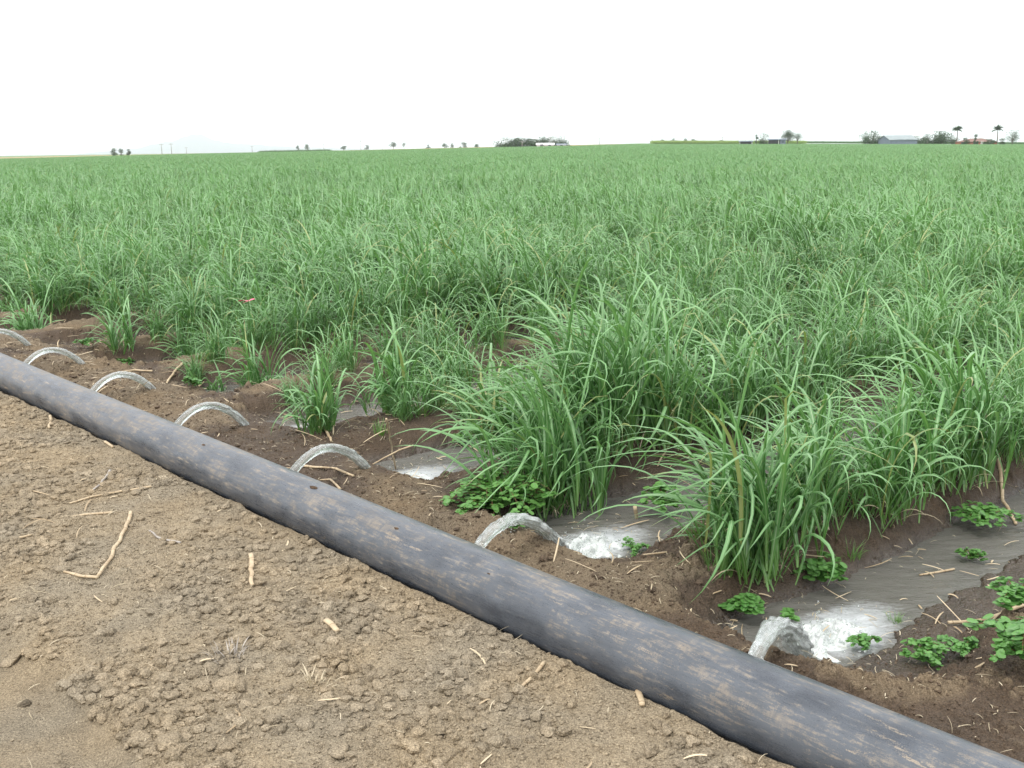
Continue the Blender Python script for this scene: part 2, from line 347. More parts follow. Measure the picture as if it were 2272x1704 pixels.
def mat_jet():
    m, n, l, b = newmat('rushing_water')
    uv = n.new('ShaderNodeUVMap'); uv.uv_map = 'UVMap'
    mp = n.new('ShaderNodeMapping'); mp.inputs['Scale'].default_value = (22, 2.2, 1); l.new(uv.outputs[0], mp.inputs['Vector'])
    a = noise(n, l, 1, 5, mp.outputs[0], .65); co = n.new('ShaderNodeTexCoord').outputs['Object']; a2 = noise(n, l, 55, 4, co, .7)
    v = math_(n, l, 'ADD', math_(n, l, 'MULTIPLY', a, .6), math_(n, l, 'MULTIPLY', a2, .4))
    sx = n.new('ShaderNodeSeparateXYZ'); l.new(uv.outputs[0], sx.inputs[0])
    v = math_(n, l, 'ADD', v, math_(n, l, 'MULTIPLY', math_(n, l, 'SUBTRACT', sx.outputs[1], .45), .28))
    f = ramp(n, l, v, [(.42, g3(.12)), (.56, g3(.48)), (.70, g3(.92))])
    b.inputs['Base Color'].default_value = (.93, .97, .95, 1); b.inputs['Transmission Weight'].default_value = 1; b.inputs['Roughness'].default_value = .08; b.inputs['IOR'].default_value = 1.33
    w = n.new('ShaderNodeBsdfPrincipled'); w.inputs['Base Color'].default_value = (.68, .71, .69, 1); w.inputs['Roughness'].default_value = .25
    bp = node(n, 'ShaderNodeBump', Strength=.7, Distance=.006); l.new(v, bp.inputs['Height']); l.new(bp.outputs[0], b.inputs['Normal']); l.new(bp.outputs[0], w.inputs['Normal'])
    ms = n.new('ShaderNodeMixShader'); l.new(f, ms.inputs[0]); l.new(b.outputs[0], ms.inputs[1]); l.new(w.outputs[0], ms.inputs[2]); l.new(ms.outputs[0], n['Material Output'].inputs[0])
    return m
M_SOIL = mat_soil()
M_CANE = mat_leaf('cane_leaf', (.026, .100, .020), (.130, .315, .090), bloom_light=(.245, .445, .195), sheen=.65, trans=.2)
M_CANE_FAR = mat_leaf('cane_leaf_distant', (.045, .140, .038), (.155, .330, .125), bloom_light=(.19, .365, .15), trans=.2)
M_GRASS = mat_leaf('grass_leaf', (.07, .17, .035), (.17, .30, .09))
M_WEED = mat_leaf('weed_leaf', (.060, .180, .035), (.150, .330, .080), rib=(.15, .29, .10), trans=.22, base_tint=(.10, .25, .05))
M_WEEDSTEM = mat_simple('weed_stem', (.14, .12, .05), (.20, .08, .05), 20)
M_STRAW = mat_simple('dry_straw', (.36, .30, .20), (.58, .50, .36), 14, .75, 0, .2, True)
M_STALK = mat_simple('dry_cane', (.34, .25, .15), (.60, .49, .33), 22, .6, .002, .3, True)
M_GREYSTALK = mat_simple('weathered_cane', (.28, .25, .22), (.46, .42, .37), 22, .8, .002, .2, True)
M_NODE = mat_simple('cane_node', (.16, .09, .045), (.26, .17, .10), 30, .7)
M_DARKST = mat_simple('rotten_cane', (.03, .025, .022), (.06, .05, .045), 30, .6)
M_PIPE = mat_pipe(); M_WATER = mat_water(); M_JET = mat_jet()

# ------------------------------------------------------------------ ground sheet (finer where it is near)
def build_ground():
    a_f = np.radians(np.arange(-36, 36.0001, .062))
    a_r = np.radians(np.arange(36 + 2, 324, 3.0)); az = np.concatenate([a_f, a_r])
    rr = [0.0]; 
    rr = list(np.linspace(.3, 2.4, 10)); r = 2.4
    while r < 15: r *= (1.0018 if r < 8 else 1.003); rr.append(r)
    while r < 60: r *= 1.02; rr.append(r)
    while r < 14000: r *= 1.06; rr.append(r)
    rr = np.array(rr); A, Rr = np.meshgrid(az, rr); na = len(az); nr = len(rr)
    x = (Rr * np.sin(A)).ravel(); y = (Rr * np.cos(A)).ravel()
    z, s, t, r, n1, n2, n3, ds, wf, k = ground(x, y, True, True)
    x = np.append(x, 0); y = np.append(y, 0); 
    V = np.stack([x, y, np.append(z, z[:na].mean())], 1)
    i = np.arange(nr - 1)[:, None] * na; j = np.arange(na)[None]; j2 = (j + 1) % na
    F4 = np.stack([i + j2, i + j, i + na + j, i + na + j2], -1).reshape(-1, 4)
    F3 = np.stack([np.full(na, nr * na), np.arange(na), (np.arange(na) + 1) % na], 1)[:, [0, 1, 2]]
    # wetness and colour of the soil itself
    zz = z - far_z(x[:-1], y[:-1])
    fieldside = sst(t, 2.9, 3.1)
    patch = fbm(s * 1.7 + 4, t * 2.4, 71, 4)
    dry = sst(patch + .9 * sst(zz, .04, .12) * 1.0 - .62 * sst(t, 3.4, 3.9) + .5 * sst(s, -5.6, -7.5), .0, .48)
    damp = fieldside * (1 - .88 * dry)
    wetv = np.clip(fieldside * sst(zz, -.015, -.11), 0, 1)
    wet = np.clip(.45 * damp + .65 * wetv, 0, 1)
    # a damp strip at the foot of the pipe
    dryc = np.array([.335, .275, .192]); bankc = np.array([.225, .175, .118]); dampc = np.array([.088, .063, .043]); mudc = np.array([.070, .054, .041])
    trk = (1 - sst(t, 1.12, 1.30))[:, None]
    c = dryc * (1 - .13 * trk)
    c = c * (1 - fieldside[:, None]) + bankc * fieldside[:, None]
    c = c * (1 - damp[:, None]) + dampc * damp[:, None]
    c = c * (1 - wetv[:, None]) + mudc * wetv[:, None]
    # farther land
    fr = sst(r, 25, 60)[:, None]; c = c * (1 - fr) + np.array([.10, .085, .055]) * fr
    azz = np.arctan2(x[:-1], y[:-1]); pxs = np.interp(azz, AZK, RAISE_PX[0])
    bands = fbm(r / 60, azz * 8, 90, 3)
    tan = np.array([.34, .25, .13])[None] * (1 + .25 * bands[:, None]); red = np.array([.22, .13, .08])
    grn = np.array([.12, .20, .075])[None] * (1 + .3 * bands[:, None])
    far = tan * (1 - sst(r, 900, 1500)[:, None]) + grn * sst(r, 900, 1500)[:, None]
    far = np.where((r < 520)[:, None], red, far)
    gsel = (sst(pxs, 560, 640))[:, None]
    far = far * (1 - gsel) + grn * gsel
    f2 = sst(r, 425, 432)[:, None]; c = c * (1 - f2) + far * f2
    c = np.concatenate([c, c[:1]]); wet = np.append(wet * (1 - sst(r, 20, 60)), 0)
    me = mesh_np('ground', V, [F4, F3], [M_SOIL], True, attrs={'soilcol': c, 'wet': wet})
    link('ground', me, kind='structure')
build_ground()

# ------------------------------------------------------------------ pipe
PT, PZ, PR = 2.84, .118, .158
def pipe_c(s): return PT + .012 * math.sin(s * .55 + 1) , PZ + .006 * math.sin(s * .9)
def build_pipe():
    ss = np.concatenate([np.arange(-60, -14, .8), np.arange(-14, 4.5, .12)]); n = 96
    an = np.arange(n) * 2 * pi / n; V = []
    for s_ in ss:
        tc_, zc_ = pipe_c(s_)
        V.append(np.stack([np.full(n, s_), tc_ - PT + PR * np.cos(an), zc_ - PZ + PR * np.sin(an) * .985], 1))
    V = np.concatenate(V); m = len(ss)
    i = np.arange(m - 1)[:, None] * n; j = np.arange(n)[None]; j2 = (j + 1) % n
    F = np.stack([i + j, i + n + j, i + n + j2, i + j2], -1).reshape(-1, 4)
    me = mesh_np('irrigation_pipe', V, [F, np.stack([np.arange(n), (m - 1) * n + np.arange(n)[::-1]])], [M_PIPE])
    o = link('irrigation_pipe', me, None, W(0, PT, PZ), 'long black plastic irrigation pipe streaked with tan dust, lying across the bare soil', 'pipe')
    o.rotation_euler = (0, 0, PIPEANG)
build_pipe()

# ------------------------------------------------------------------ water in the furrows
WZ = WZ0
JETS = {I7: -1.93, I7 - 1: -3.47, I7 - 2: -5.08, I7 - 3: -6.57, I7 - 4: -8.03, I7 - 5: -9.55, I7 - 6: -11.02}
DRIFT = {I7: -.24, I7 - 1: -.12, I7 - 2: -.2, I7 - 3: -.28, I7 - 4: -.36, I7 - 5: -.38, I7 - 6: -.4}
def build_water(k, t1=26.):
    f = FUR[k]; fine = k >= I7 - 4
    tt = [HEAD[k] - .15]
    st_ = .014 if k >= I7 - 1 else .03
    while tt[-1] < (7.5 if fine else 5): tt.append(tt[-1] + st_)
    while tt[-1] < t1: tt.append(tt[-1] + .15)
    tt = np.array(tt); dd = np.linspace(-.60, .66, 75 if k >= I7 - 1 else 36)
    D, T = np.meshgrid(dd, tt); S = f + .04 * (T - 4) + D
    js = JETS.get(k, f + .2) + DRIFT.get(k, -.2) * .8; jt = 3.86
    q = np.hypot((S - js - .0) / .19, (T - jt - .06) / np.where(T > jt, .42, .16))
    foam = np.exp(-q ** 2 * 1.0) * 1.1 + .42 * np.exp(-((S - f - .04 * (T - 4)) / .3) ** 2) * np.exp(-np.maximum(T - jt, 0) / .7) * (T > jt - .3)
    x, y, _ = W(S, T)
    z = WZ + .003 * fbm(S * 9, T * 5, 5, 3) + .002 * fbm(S * 30, T * 22, 8, 2)
    ring = np.hypot(S - js, T - jt); z = z + np.exp(-ring / .28) * (.010 * np.sin(ring * 55 + 3 * fbm(S * 6, T * 6, 9, 2)) + .028 * fbm(S * 22, T * 18, 44, 4))
    V = np.stack([x, y, z], -1).reshape(-1, 3); a, b = D.shape
    i = np.arange(a - 1)[:, None] * b; j = np.arange(b - 1)[None]
    F = np.stack([i + j, i + j + 1, i + b + j + 1, i + b + j], -1).reshape(-1, 4)
    me = mesh_np('water', V, F, [M_WATER], True, attrs={'foam': np.clip(foam, 0, 1.3).ravel()})
    link('water', me, kind='structure')
for k in range(I7 - 9, I7 + 2): build_water(k)

# ------------------------------------------------------------------ water jets
JETLAB = {I7: 'thick short arc of water nearest the camera, pouring into the wide furrow at right',
          I7 - 1: 'rippled arc of water landing in a frothing pool beside the large leafy weed',
          I7 - 2: 'clear arc of water passing over a heap of broken dry cane',
          I7 - 3: 'smooth arc of water third along from the large weed, falling behind a crumbly bank beside a tuft of young cane',
          I7 - 4: 'arc of water between the two left-hand crumbs of mud, falling past a dry cane stalk on the bank',
          I7 - 5: 'smaller distant arc of water ending beside low creeping weeds',
          I7 - 6: 'farthest arc of water, cut by the left edge of the photo'}
JETLAB[I7 - 3] = 'fourth nearest arc of water, ending beyond a bare crumbly bank near a shallow foaming furrow'
JETLAB[I7 - 4] = 'fifth nearest arc of water, with dry cane stalks lying just beyond its end'
def build_jet(k, seed):
    rng = np.random.default_rng(seed); s0 = JETS[k]; root = empty('water_jet', W(s0, 2.93, .15), JETLAB[k], 'water jet', 'jets of water from the pipe')
    org = np.array(W(s0, 2.93, .15))
    n = 40; m = 90; u = np.linspace(0, 1, m); t = 2.915 + u * (3.76 - 2.915)
    z = .275 - (1.62 if k < I7 else 1.85) * (t - (3.225 if k < I7 else 3.185)) ** 2 - (.028 if k == I7 - 1 else .062 if k == I7 else 0); s = s0 + DRIFT[k] * (t - 2.93)
    P = np.stack([np.array(W(a, b, c)) for a, b, c in zip(s, t, z)]) - org
    T = np.gradient(P, axis=0); T /= np.linalg.norm(T, axis=1)[:, None]
    side = np.array(W(1, 0, 0)); B = np.cross(T, side); B /= np.linalg.norm(B, axis=1)[:, None]
    an = np.arange(n) * 2 * pi / n
    big = k >= I7 - 1
    rw = ((.026 if big else .022) + .012 * u + (.034 * u ** 1.6 if big else .006 * u)); rh = (.024 + .003 * u) * (1.2 if k == I7 else 1.)
    U, A = np.meshgrid(u, an, indexing='ij')
    rough = (.12 if big else .06) + (.95 if big else .3) * U ** 1.6
    ns = fbm(A * 1.6 + seed, U * 9, seed, 4) * .5 + fbm(np.cos(A) * 3 + seed, U * 26, seed + 5, 4) * .9
    rad = 1 + rough * ns + .10 * np.cos(A * 3 + U * 5)
    under = np.where(np.sin(A) < -.2, fbm(np.cos(A) * 5, U * 34, seed + 9, 3), 0) * (.35 if big else .15) * sst(U, .12, .4)
    rad = np.maximum(rad + under, .3)
    V = P[:, None] + rad[..., None] * (rw[:, None, None] * np.cos(A)[..., None] * side + rh[:, None, None] * np.sin(A)[..., None] * B[:, None])
    i = np.arange(m - 1)[:, None] * n; j = np.arange(n)[None]; j2 = (j + 1) % n
    F = np.stack([i + j, i + j2, i + n + j2, i + n + j], -1).reshape(-1, 4)
    uv = np.stack([A / (2 * pi), U], -1).reshape(-1, 2)
    link('stream', mesh_np('stream', V.reshape(-1, 3), [F, np.stack([np.arange(n)[::-1], (m - 1) * n + np.arange(n)])], [M_JET], True, uv=uv), root)
    # frothing splash where it lands
    c = np.array(W(s[-1], 3.82, WZ)) - org; g = np.linspace(-1, 1, 64); X, Y = np.meshgrid(g, g)
    Sx = X * .20; Ty = Y * .26 + .07; q = np.hypot(X, Y)
    hh = (1 - sst(q, .25, 1.)) * (.014 + .085 * np.maximum(fbm(X * 4 + seed, Y * 3, seed, 4, .55) * .9 + .2, 0)) - .012 * q
    V = c[None, None] + Sx[..., None] * SD + Ty[..., None] * TD + hh[..., None] * np.array([0, 0, 1.]) * (1. if big else .7)
    i = np.arange(63)[:, None] * 64; j = np.arange(63)[None]; F = np.stack([i + j, i + j + 1, i + 65 + j, i + 64 + j], -1).reshape(-1, 4)
    uv = np.stack([X.ravel() * .5 + .5, np.full(X.size, 1.1)], 1)
    sp = link('splash', mesh_np('splash', V.reshape(-1, 3), F, [M_JET], True, uv=uv), root)
    mb = MB(); ico = ICO
    for _ in range(320 if big else 90):
        v = rng.normal(0, 1, 3); rr_ = rng.uniform(.0018, .0060)
        p = c + SD * rng.normal(0, .075) + TD * (rng.normal(.05, .10)) + np.array([0, 0, abs(rng.normal(.02, .03)) + .01])
        if rng.random() < .35:
            q_ = rng.uniform(.25, 1); kk = int(q_ * (m - 1)); p = P[kk] - B[kk] * -1 * rng.uniform(.0, .05) * np.array([1, 1, 1]) + side * rng.normal(0, .02); rr_ *= .6
        mb.add(ico[0] * rr_ * rng.uniform(.7, 1.6, 3) + p, ico[1])
    me = mb.mesh('droplets', [M_JET]); link('spray', me, sp)['kind'] = 'stuff'
def icosphere(sub):
    import bmesh
    bm = bmesh.new(); bmesh.ops.create_icosphere(bm, subdivisions=sub, radius=1)
    V = np.array([v.co[:] for v in bm.verts]); F = np.array([[v.index for v in f.verts] for f in bm.faces]); bm.free(); return V, F
ICO = icosphere(1); ICO2 = icosphere(2); ICO3 = icosphere(3)
for q, k in enumerate(sorted(JETS, reverse=True)): build_jet(k, 10 + q)

# ------------------------------------------------------------------ leaves
def blades(base, az, th0, bend, L, Wd, tone, seg, wind=(0, 0, 0), fold=.22, pw=1.5, rng=None, taper=2.0, across=3, kink=None, wpw=1.1):
    N = len(az); u = np.linspace(0, 1, seg + 1)[None]
    th = th0[:, None] + bend[:, None] * u ** pw
    if kink is not None: th = th + np.where(u > kink[:, None, 0], kink[:, None, 1], 0)
    D = np.stack([np.sin(th) * np.cos(az)[:, None], np.sin(th) * np.sin(az)[:, None], np.cos(th)], -1)
    D = D + np.asarray(wind) * (u ** wpw)[..., None]; D /= np.linalg.norm(D, axis=2)[..., None]
    step = (L / seg)[:, None, None]
    P = base[:, None] + np.concatenate([np.zeros((N, 1, 3)), np.cumsum((D[:, :-1] + D[:, 1:]) / 2 * step, 1)], 1)
    tw = (rng.normal(0, .55, N) if rng is not None else np.zeros(N))[:, None] * u
    hs = np.stack([-np.sin(az), np.cos(az), np.zeros(N)], -1)[:, None] + 0 * D
    nn = np.cross(D, hs); side = hs * np.cos(tw)[..., None] + nn * np.sin(tw)[..., None]; side /= np.linalg.norm(side, axis=2)[..., None] + 1e-9
    nrm = np.cross(side, D)
    w = Wd[:, None] * np.clip(.45 + u * 3.2, 0, 1) * np.clip(1 - u ** taper * .98, .02, 1)
    if across == 3:
        V = np.stack([P - side * w[..., None] / 2 + 0 * nrm, P + nrm * (w * fold)[..., None] * -1, P + side * w[..., None] / 2], 2)
        ua = np.array([0, .5, 1.])
    else:
        V = np.stack([P - side * w[..., None] / 2, P + side * w[..., None] / 2], 2); ua = np.array([0., 1.])
    a = across; b = (np.arange(N)[:, None, None] * (seg + 1) + np.arange(seg)[None, :, None]) * a + np.arange(a - 1)[None, None]
    F = np.stack([b, b + 1, b + a + 1, b + a], -1).reshape(-1, 4)
    uv = np.stack(np.broadcast_arrays(ua[None, None, :], u[..., None] + np.zeros((N, 1, 1))), -1).reshape(-1, 2)
    tn = np.repeat(tone, (seg + 1) * a)
    return V.reshape(-1, 3), F, uv, tn
def join(parts):
    V = []; F = []; U = []; T = []; n = 0
    for v, f, u, t in parts: V.append(v); F.append(f + n); U.append(u); T.append(t); n += len(v)
    return np.concatenate(V), np.concatenate(F), np.concatenate(U), np.concatenate(T)
def cane_parts(rng, ntil, h=1., seg=9, rx=.16, ry=.10, wide=1., nleaf=(4, 7), wind=.55, lean=.16):
    """a stool of young cane: tillers, each with alternate strap leaves that arch over, all bent by the wind"""
    B = []; AZ = []; T0 = []; BD = []; L = []; WD = []; TN = []; KU = []
    for i in range(ntil):
        bx, by = rng.normal(0, rx * .55), rng.normal(0, ry * .55); fan = rng.uniform(0, pi)
        la = rng.uniform(0, .16) * 2; ld = math.atan2(by, bx) + rng.normal(0, .8); hh = h * rng.uniform(.62, 1.12)
        nl = rng.integers(*nleaf)
        for j in range(nl):
            q = (j + .3) / nl; zz = .02 + .20 * q * hh
            B.append((bx + math.cos(ld) * la * zz - lean * zz * .4, by + math.sin(ld) * la * zz, zz - .05))
            AZ.append(fan + (pi if j % 2 else 0) + rng.normal(0, .45))
            T0.append(max(.02, .36 * (1 - q) + rng.normal(.06, .08)))
            BD.append(rng.uniform(1.1, 2.9) - (.5 if q > .8 else 0))
            L.append(hh * rng.uniform(.58, 1.08) * (.72 + .32 * q)); WD.append(wide * rng.uniform(.010, .0205)); TN.append(rng.random())
            KU.append((rng.uniform(.4, .8) if rng.random() < .16 else 9., rng.uniform(.5, 1.3)))
    a = np.array
    return blades(a(B), a(AZ), a(T0), a(BD), a(L), a(WD), a(TN), seg, (-wind, -.04, 0), rng=rng, across=3 if seg > 5 else 2, taper=4.2, kink=a(KU), pw=2.1, wpw=1.7)
def dead_parts(rng, n, h=.35):
    a = rng.uniform(0, 2 * pi, n)
    return blades(np.stack([rng.normal(0, .07, n), rng.normal(0, .07, n), np.full(n, .0)], 1), a, rng.uniform(.4, .9, n), rng.uniform(.8, 1.6, n), h * rng.uniform(.5, 1.2, n), rng.uniform(.006, .013, n), rng.random(n), 7, (0, 0, -.1), rng=rng)
def lmesh(name, P, mat, top=None):
    v, f, u, t = P
    if top: v = v * (top / np.percentile(v[:, 2], 98.5))
    return mesh_np(name, v, f, [mat], True, uv=u, attrs={'tone': t})

CV = [lmesh('cane_foliage', cane_parts(np.random.default_rng(100 + i), int(20 + 3 * (i % 4)), .98 + .06 * (i % 3), 9, .20, .13), M_CANE, .84 + .05 * (i % 3)) for i in range(12)]
CM = [lmesh('cane_foliage_mid', cane_parts(np.random.default_rng(200 + i), 15, 1.0, 5, .24, .18, 1.3, (4, 6)), M_CANE, .88) for i in range(6)]
def patch_parts(rng, h=1.):
    N = 700; b = np.stack([rng.uniform(-1.9, 1.9, N), rng.uniform(-1.9, 1.9, N), rng.uniform(.15, .45, N)], 1)
    return blades(b, rng.uniform(0, 2 * pi, N), rng.uniform(.05, .5, N), rng.uniform(.8, 2.3, N), h * rng.uniform(.4, .75, N), rng.uniform(.018, .034, N), rng.random(N), 4, (-.4, 0, 0), rng=rng, across=2, pw=1.8, taper=3.5)
CP = [lmesh('cane_patch', patch_parts(np.random.default_rng(300 + i)), M_CANE_FAR) for i in range(4)]

# ---- where the rows stand
R0 = np.random.default_rng(7)
def row_s(i, t):          # cane row on the ridge to the right-hand side of furrow i-1 and left of furrow i
    return (FUR[i] + FUR[i - 1]) / 2 + .26 + .04 * (t - 4)
cands = []   # s, t, scale
ROWSTART = {I7: 4.15, I7 - 1: 4.3, I7 - 2: 5.1, I7 - 3: 5.4, I7 - 4: 5.2, I7 - 5: 4.9, I7 - 6: 4.6, I7 - 7: 4.3, I7 + 1: 6.6}
for i in range(1, len(FUR)):
    t = ROWSTART.get(i, 4.3 if i > I7 else 4.2) + R0.uniform(0, .25)
    while t < 80:
        s = row_s(i, t) + R0.normal(0, .07); x, y, _ = W(s, t)
        r = math.hypot(x, y); az = math.degrees(math.atan2(x, y))
        if r < 72 and abs(az) < 38 and y > 0:
            gap = vn(s * .45 + 9, t * .4, 77) ; p = .05 + (.55 if gap > .74 else 0)
            if r > 24: p = .03 + (.25 if gap > .8 else 0)
            if R0.random() > p:
                hv = .66 + .36 * vn(s * .45, t * .4, 78) + .24 * vn(s * .11 + 3, t * .11, 79) + R0.normal(0, .09)
                if t < 6.2 and s < -4.9: hv *= .84
                if r < 11: hv *= .90
                if gap > .66: hv *= .88
                cands.append((s, t, hv))
            if R0.random() < .2 and r > 7: cands.append((s + R0.choice([-1, 1]) * R0.uniform(.2, .55), t + R0.uniform(-.2, .2), .68 + R0.uniform(0, .25)))
        t += R0.uniform(.24, .40) if r < 40 else R0.uniform(.34, .5)
# foreground stools read one by one from the photograph: (x, y at the foot, height factor, variant, label)
HERO = [
 (1650, 1205, 1.0, 0, 'arching cane clump nearest the camera, long leaves bent left between the two nearest furrows'),
 (1740, 1150, .84, 5, 'cane clump just behind the nearest arching clump, above the creeping weeds'),
 (1200, 1040, 1.05, 3, 'tall dense cane clump right behind the large leafy weed'),
 (1285, 985, 1.14, 4, 'tall cane clump with pale drooping tops, directly behind the one above the large weed'),
 (1095, 962, .78, 2, 'shorter cane clump at the left rim of the large leafy weed'),
 (1380, 960, 1.16, 1, 'tall cane clump above the frothing pool, its head bent to the left'),
 (700, 925, .62, 6, 'small bright cane tuft on the bank beside the upright dry stick'),
 (560, 795, .72, 7, 'small cane clump alone in front of the field, under the pink ribbon'),
 (255, 750, .58, 8, 'lone small cane tuft above the creeping weeds at the left'),
 (850, 890, .66, 9, 'loose cane tuft behind the upright dry stick'),
 (65, 690, .84, 10, 'bushy cane clump at the left edge of the photo beyond the farthest water jet'),
 (460, 800, .34, 11, 'tiny young cane tuft beside a shallow furrow at the left'),
 (1890, 1105, .86, 2, 'cane clump on the dark ridge to the left of the creeping weed patch at right'),
 (2070, 1030, 1.0, 4, 'dark dense cane clump near the right edge, above the wet furrow'),
]
def insttag(o, label=None):
    o['label'] = label or 'green sugarcane clump with arching leaves in the crowded rows of the field'
    o['category'] = 'sugarcane'; o['group'] = 'sugarcane clumps growing in rows'
placed = []
for s_, t_, h_ in [(-6.0, 4.75, .5), (-5.95, 4.45, .42), (-5.75, 4.9, .45), (-6.15, 5.1, .6), (-7.35, 4.7, .5), (-7.5, 5.0, .6), (-7.3, 4.35, .36), (-8.9, 4.5, .5), (-9.0, 4.9, .62), (-8.8, 4.2, .4), (-10.4, 4.6, .5), (-4.35, 4.75, .6), (-4.55, 5.0, .66), (-5.7, 5.3, .6), (-9.2, 5.2, .7), (-2.95, 4.9, .5), (-3.05, 5.3, .55)]: cands.append((s_, t_, h_))
for hx, hy, hs, v, lab in HERO:
    s, t = onground(hx, hy, .08); x, y, _ = W(s, t); z = gz(s, t); rng = np.random.default_rng(900 + v + int(hx))
    root = empty('sugarcane_clump', (x, y, z - .01), lab, 'sugarcane', 'sugarcane clumps growing in rows')
    big = hs > .94
    me = lmesh('foliage', cane_parts(rng, 42 if big else (20 if hs > .6 else 11), .98 * hs, 12, .17 * max(hs, .6), .13 * max(hs, .6), 1.12, (4, 7), wind=.95 if big else .45, lean=.3 if big else .1), M_CANE, .86 * hs)
    link('foliage', me, root)
    link('dead_foliage', lmesh('dead_foliage', dead_parts(rng, 9, .3 * max(.7, hs)), M_STRAW_L if False else M_GRASS), root) if False else None
    dp = lmesh('dead_foliage', dead_parts(rng, 9, .32 * max(.7, hs)), M_STRAW); link('dead_foliage', dp, root)
    placed.append((s, t))
cands = [c for c in cands if all((c[0] - a) ** 2 + (c[1] - b) ** 2 > .13 ** 2 * 2.2 for a, b in placed)]
def infr(x, y, m=0):
    v = np.array([x, y, .5 - H_EYE]); zc = v @ CF
    if zc < .3: return False
    px = 512 + FPX * (v @ CR) / zc; py = 384 - FPX * (v @ CU) / zc
    return -m < px < 1024 + m and py < 768 + m
info = []
for (s, t, h) in cands:
    x, y, _ = W(s, t); info.append((math.hypot(x, y), x, y, h, s, t))
info.sort()
XY = np.array([(a[1], a[2]) for a in info]); ZG = ground(XY[:, 0], XY[:, 1])
ind = 0; rest = []
for (r, x, y, h, s, t), z in zip(info, ZG):
    if ind < 285 and infr(x, y, 10):
        v = int(R0.integers(0, 12)); o = bpy.data.objects.new('sugarcane_clump', CV[v]); COL.objects.link(o)
        o.location = (x, y, z); o.rotation_euler = (R0.normal(0, .05), R0.normal(0, .05), R0.normal(0, .45)); q = h * .92
        o.scale = (q, q * (1 if R0.random() < .5 else -1), q); insttag(o); ind += 1
    else: rest.append((r, x, y, z, h))

def instance_stuff(name, pts, rots, scales, idx, meshes, label, cat=None):
    """ONE object of kind stuff: instances of meshes[idx] on points"""
    me = bpy.data.meshes.new(name); me.vertices.add(len(pts)); me.vertices.foreach_set('co', np.asarray(pts, np.float32).ravel())
    for n_, a in (('rz', rots), ('sc', scales)):
        at = me.attributes.new(n_, 'FLOAT', 'POINT'); at.data.foreach_set('value', np.asarray(a, np.float32))
    at = me.attributes.new('vi', 'INT', 'POINT'); at.data.foreach_set('value', np.asarray(idx, np.int32)); me.update()
    col = bpy.data.collections.new(name + '_source')
    for m_ in meshes: col.objects.link(bpy.data.objects.new(m_.name + '_source', m_))
    ng = bpy.data.node_groups.new(name, 'GeometryNodeTree')
    ng.interface.new_socket('Geometry', in_out='INPUT', socket_type='NodeSocketGeometry'); ng.interface.new_socket('Geometry', in_out='OUTPUT', socket_type='NodeSocketGeometry')
    N = ng.nodes; Lk = ng.links; gi = N.new('NodeGroupInput'); go = N.new('NodeGroupOutput')
    ci = N.new('GeometryNodeCollectionInfo'); ci.inputs['Collection'].default_value = col; ci.inputs['Separate Children'].default_value = True; ci.inputs['Reset Children'].default_value = True
    ip = N.new('GeometryNodeInstanceOnPoints'); ip.inputs['Pick Instance'].default_value = True
    def na(nm, ty): a = N.new('GeometryNodeInputNamedAttribute'); a.data_type = ty; a.inputs['Name'].default_value = nm; return a.outputs['Attribute']
    cx = N.new('ShaderNodeCombineXYZ'); Lk.new(na('rz', 'FLOAT'), cx.inputs[2])
    er = N.new('FunctionNodeEulerToRotation'); Lk.new(cx.outputs[0], er.inputs[0])
    sc = N.new('ShaderNodeCombineXYZ'); sa = na('sc', 'FLOAT')
    for i in range(3): Lk.new(sa, sc.inputs[i])
    Lk.new(gi.outputs[0], ip.inputs['Points']); Lk.new(ci.outputs[0], ip.inputs['Instance']); Lk.new(na('vi', 'INT'), ip.inputs['Instance Index'])
    Lk.new(er.outputs[0], ip.inputs['Rotation']); Lk.new(sc.outputs[0], ip.inputs['Scale']); Lk.new(ip.outputs[0], go.inputs[0])
    o = link(name, me, kind='stuff', label=label, cat=cat); md = o.modifiers.new('scatter', 'NODES'); md.node_group = ng
    return o
# the rest of the crop: clumps to 72 m, wider patches to the far edge of the field
pts = []; ro = []; sc = []; ix = []
for (r, x, y, z, h) in rest:
    pts.append((x, y, z)); ro.append(R0.normal(0, .5)); sc.append(h * .93); ix.append(int(R0.integers(0, 12)) if r < 16 else 12 + int(R0.integers(0, 6)))
def patch_grid(r0, r1, step, amin, amax, stag=.9):
    P = []; r = r0
    while r < r1:
        n = int((amax - amin) * r / step) + 1
        for a in np.linspace(amin, amax, n): P.append(((r + R0.uniform(-1, 1) * step * .4) * math.sin(a + R0.normal(0, .3 / r)), (r + R0.uniform(-1, 1) * step * .4) * math.cos(a)))
        r += step * stag
    return P
PG = patch_grid(69, 425, 2.6, radians(-38), radians(38)); PGz = far_z(np.array([p[0] for p in PG]), np.array([p[1] for p in PG])) + .06
for (x, y), z in zip(PG, PGz):
    if to_st(x, y)[1] < 4.5: continue
    pts.append((x, y, z)); ro.append(R0.uniform(-.5, .5)); sc.append(R0.uniform(.9, 1.08) * (.97 + .08 * vn(x * .04, y * .04, 5))); ix.append(18 + int(R0.integers(0, 4)))
instance_stuff('cane_field', pts, ro, sc, ix, CV + CM + CP, 'dense green sugarcane stretching from the near rows to the far edge of the field', 'crop')

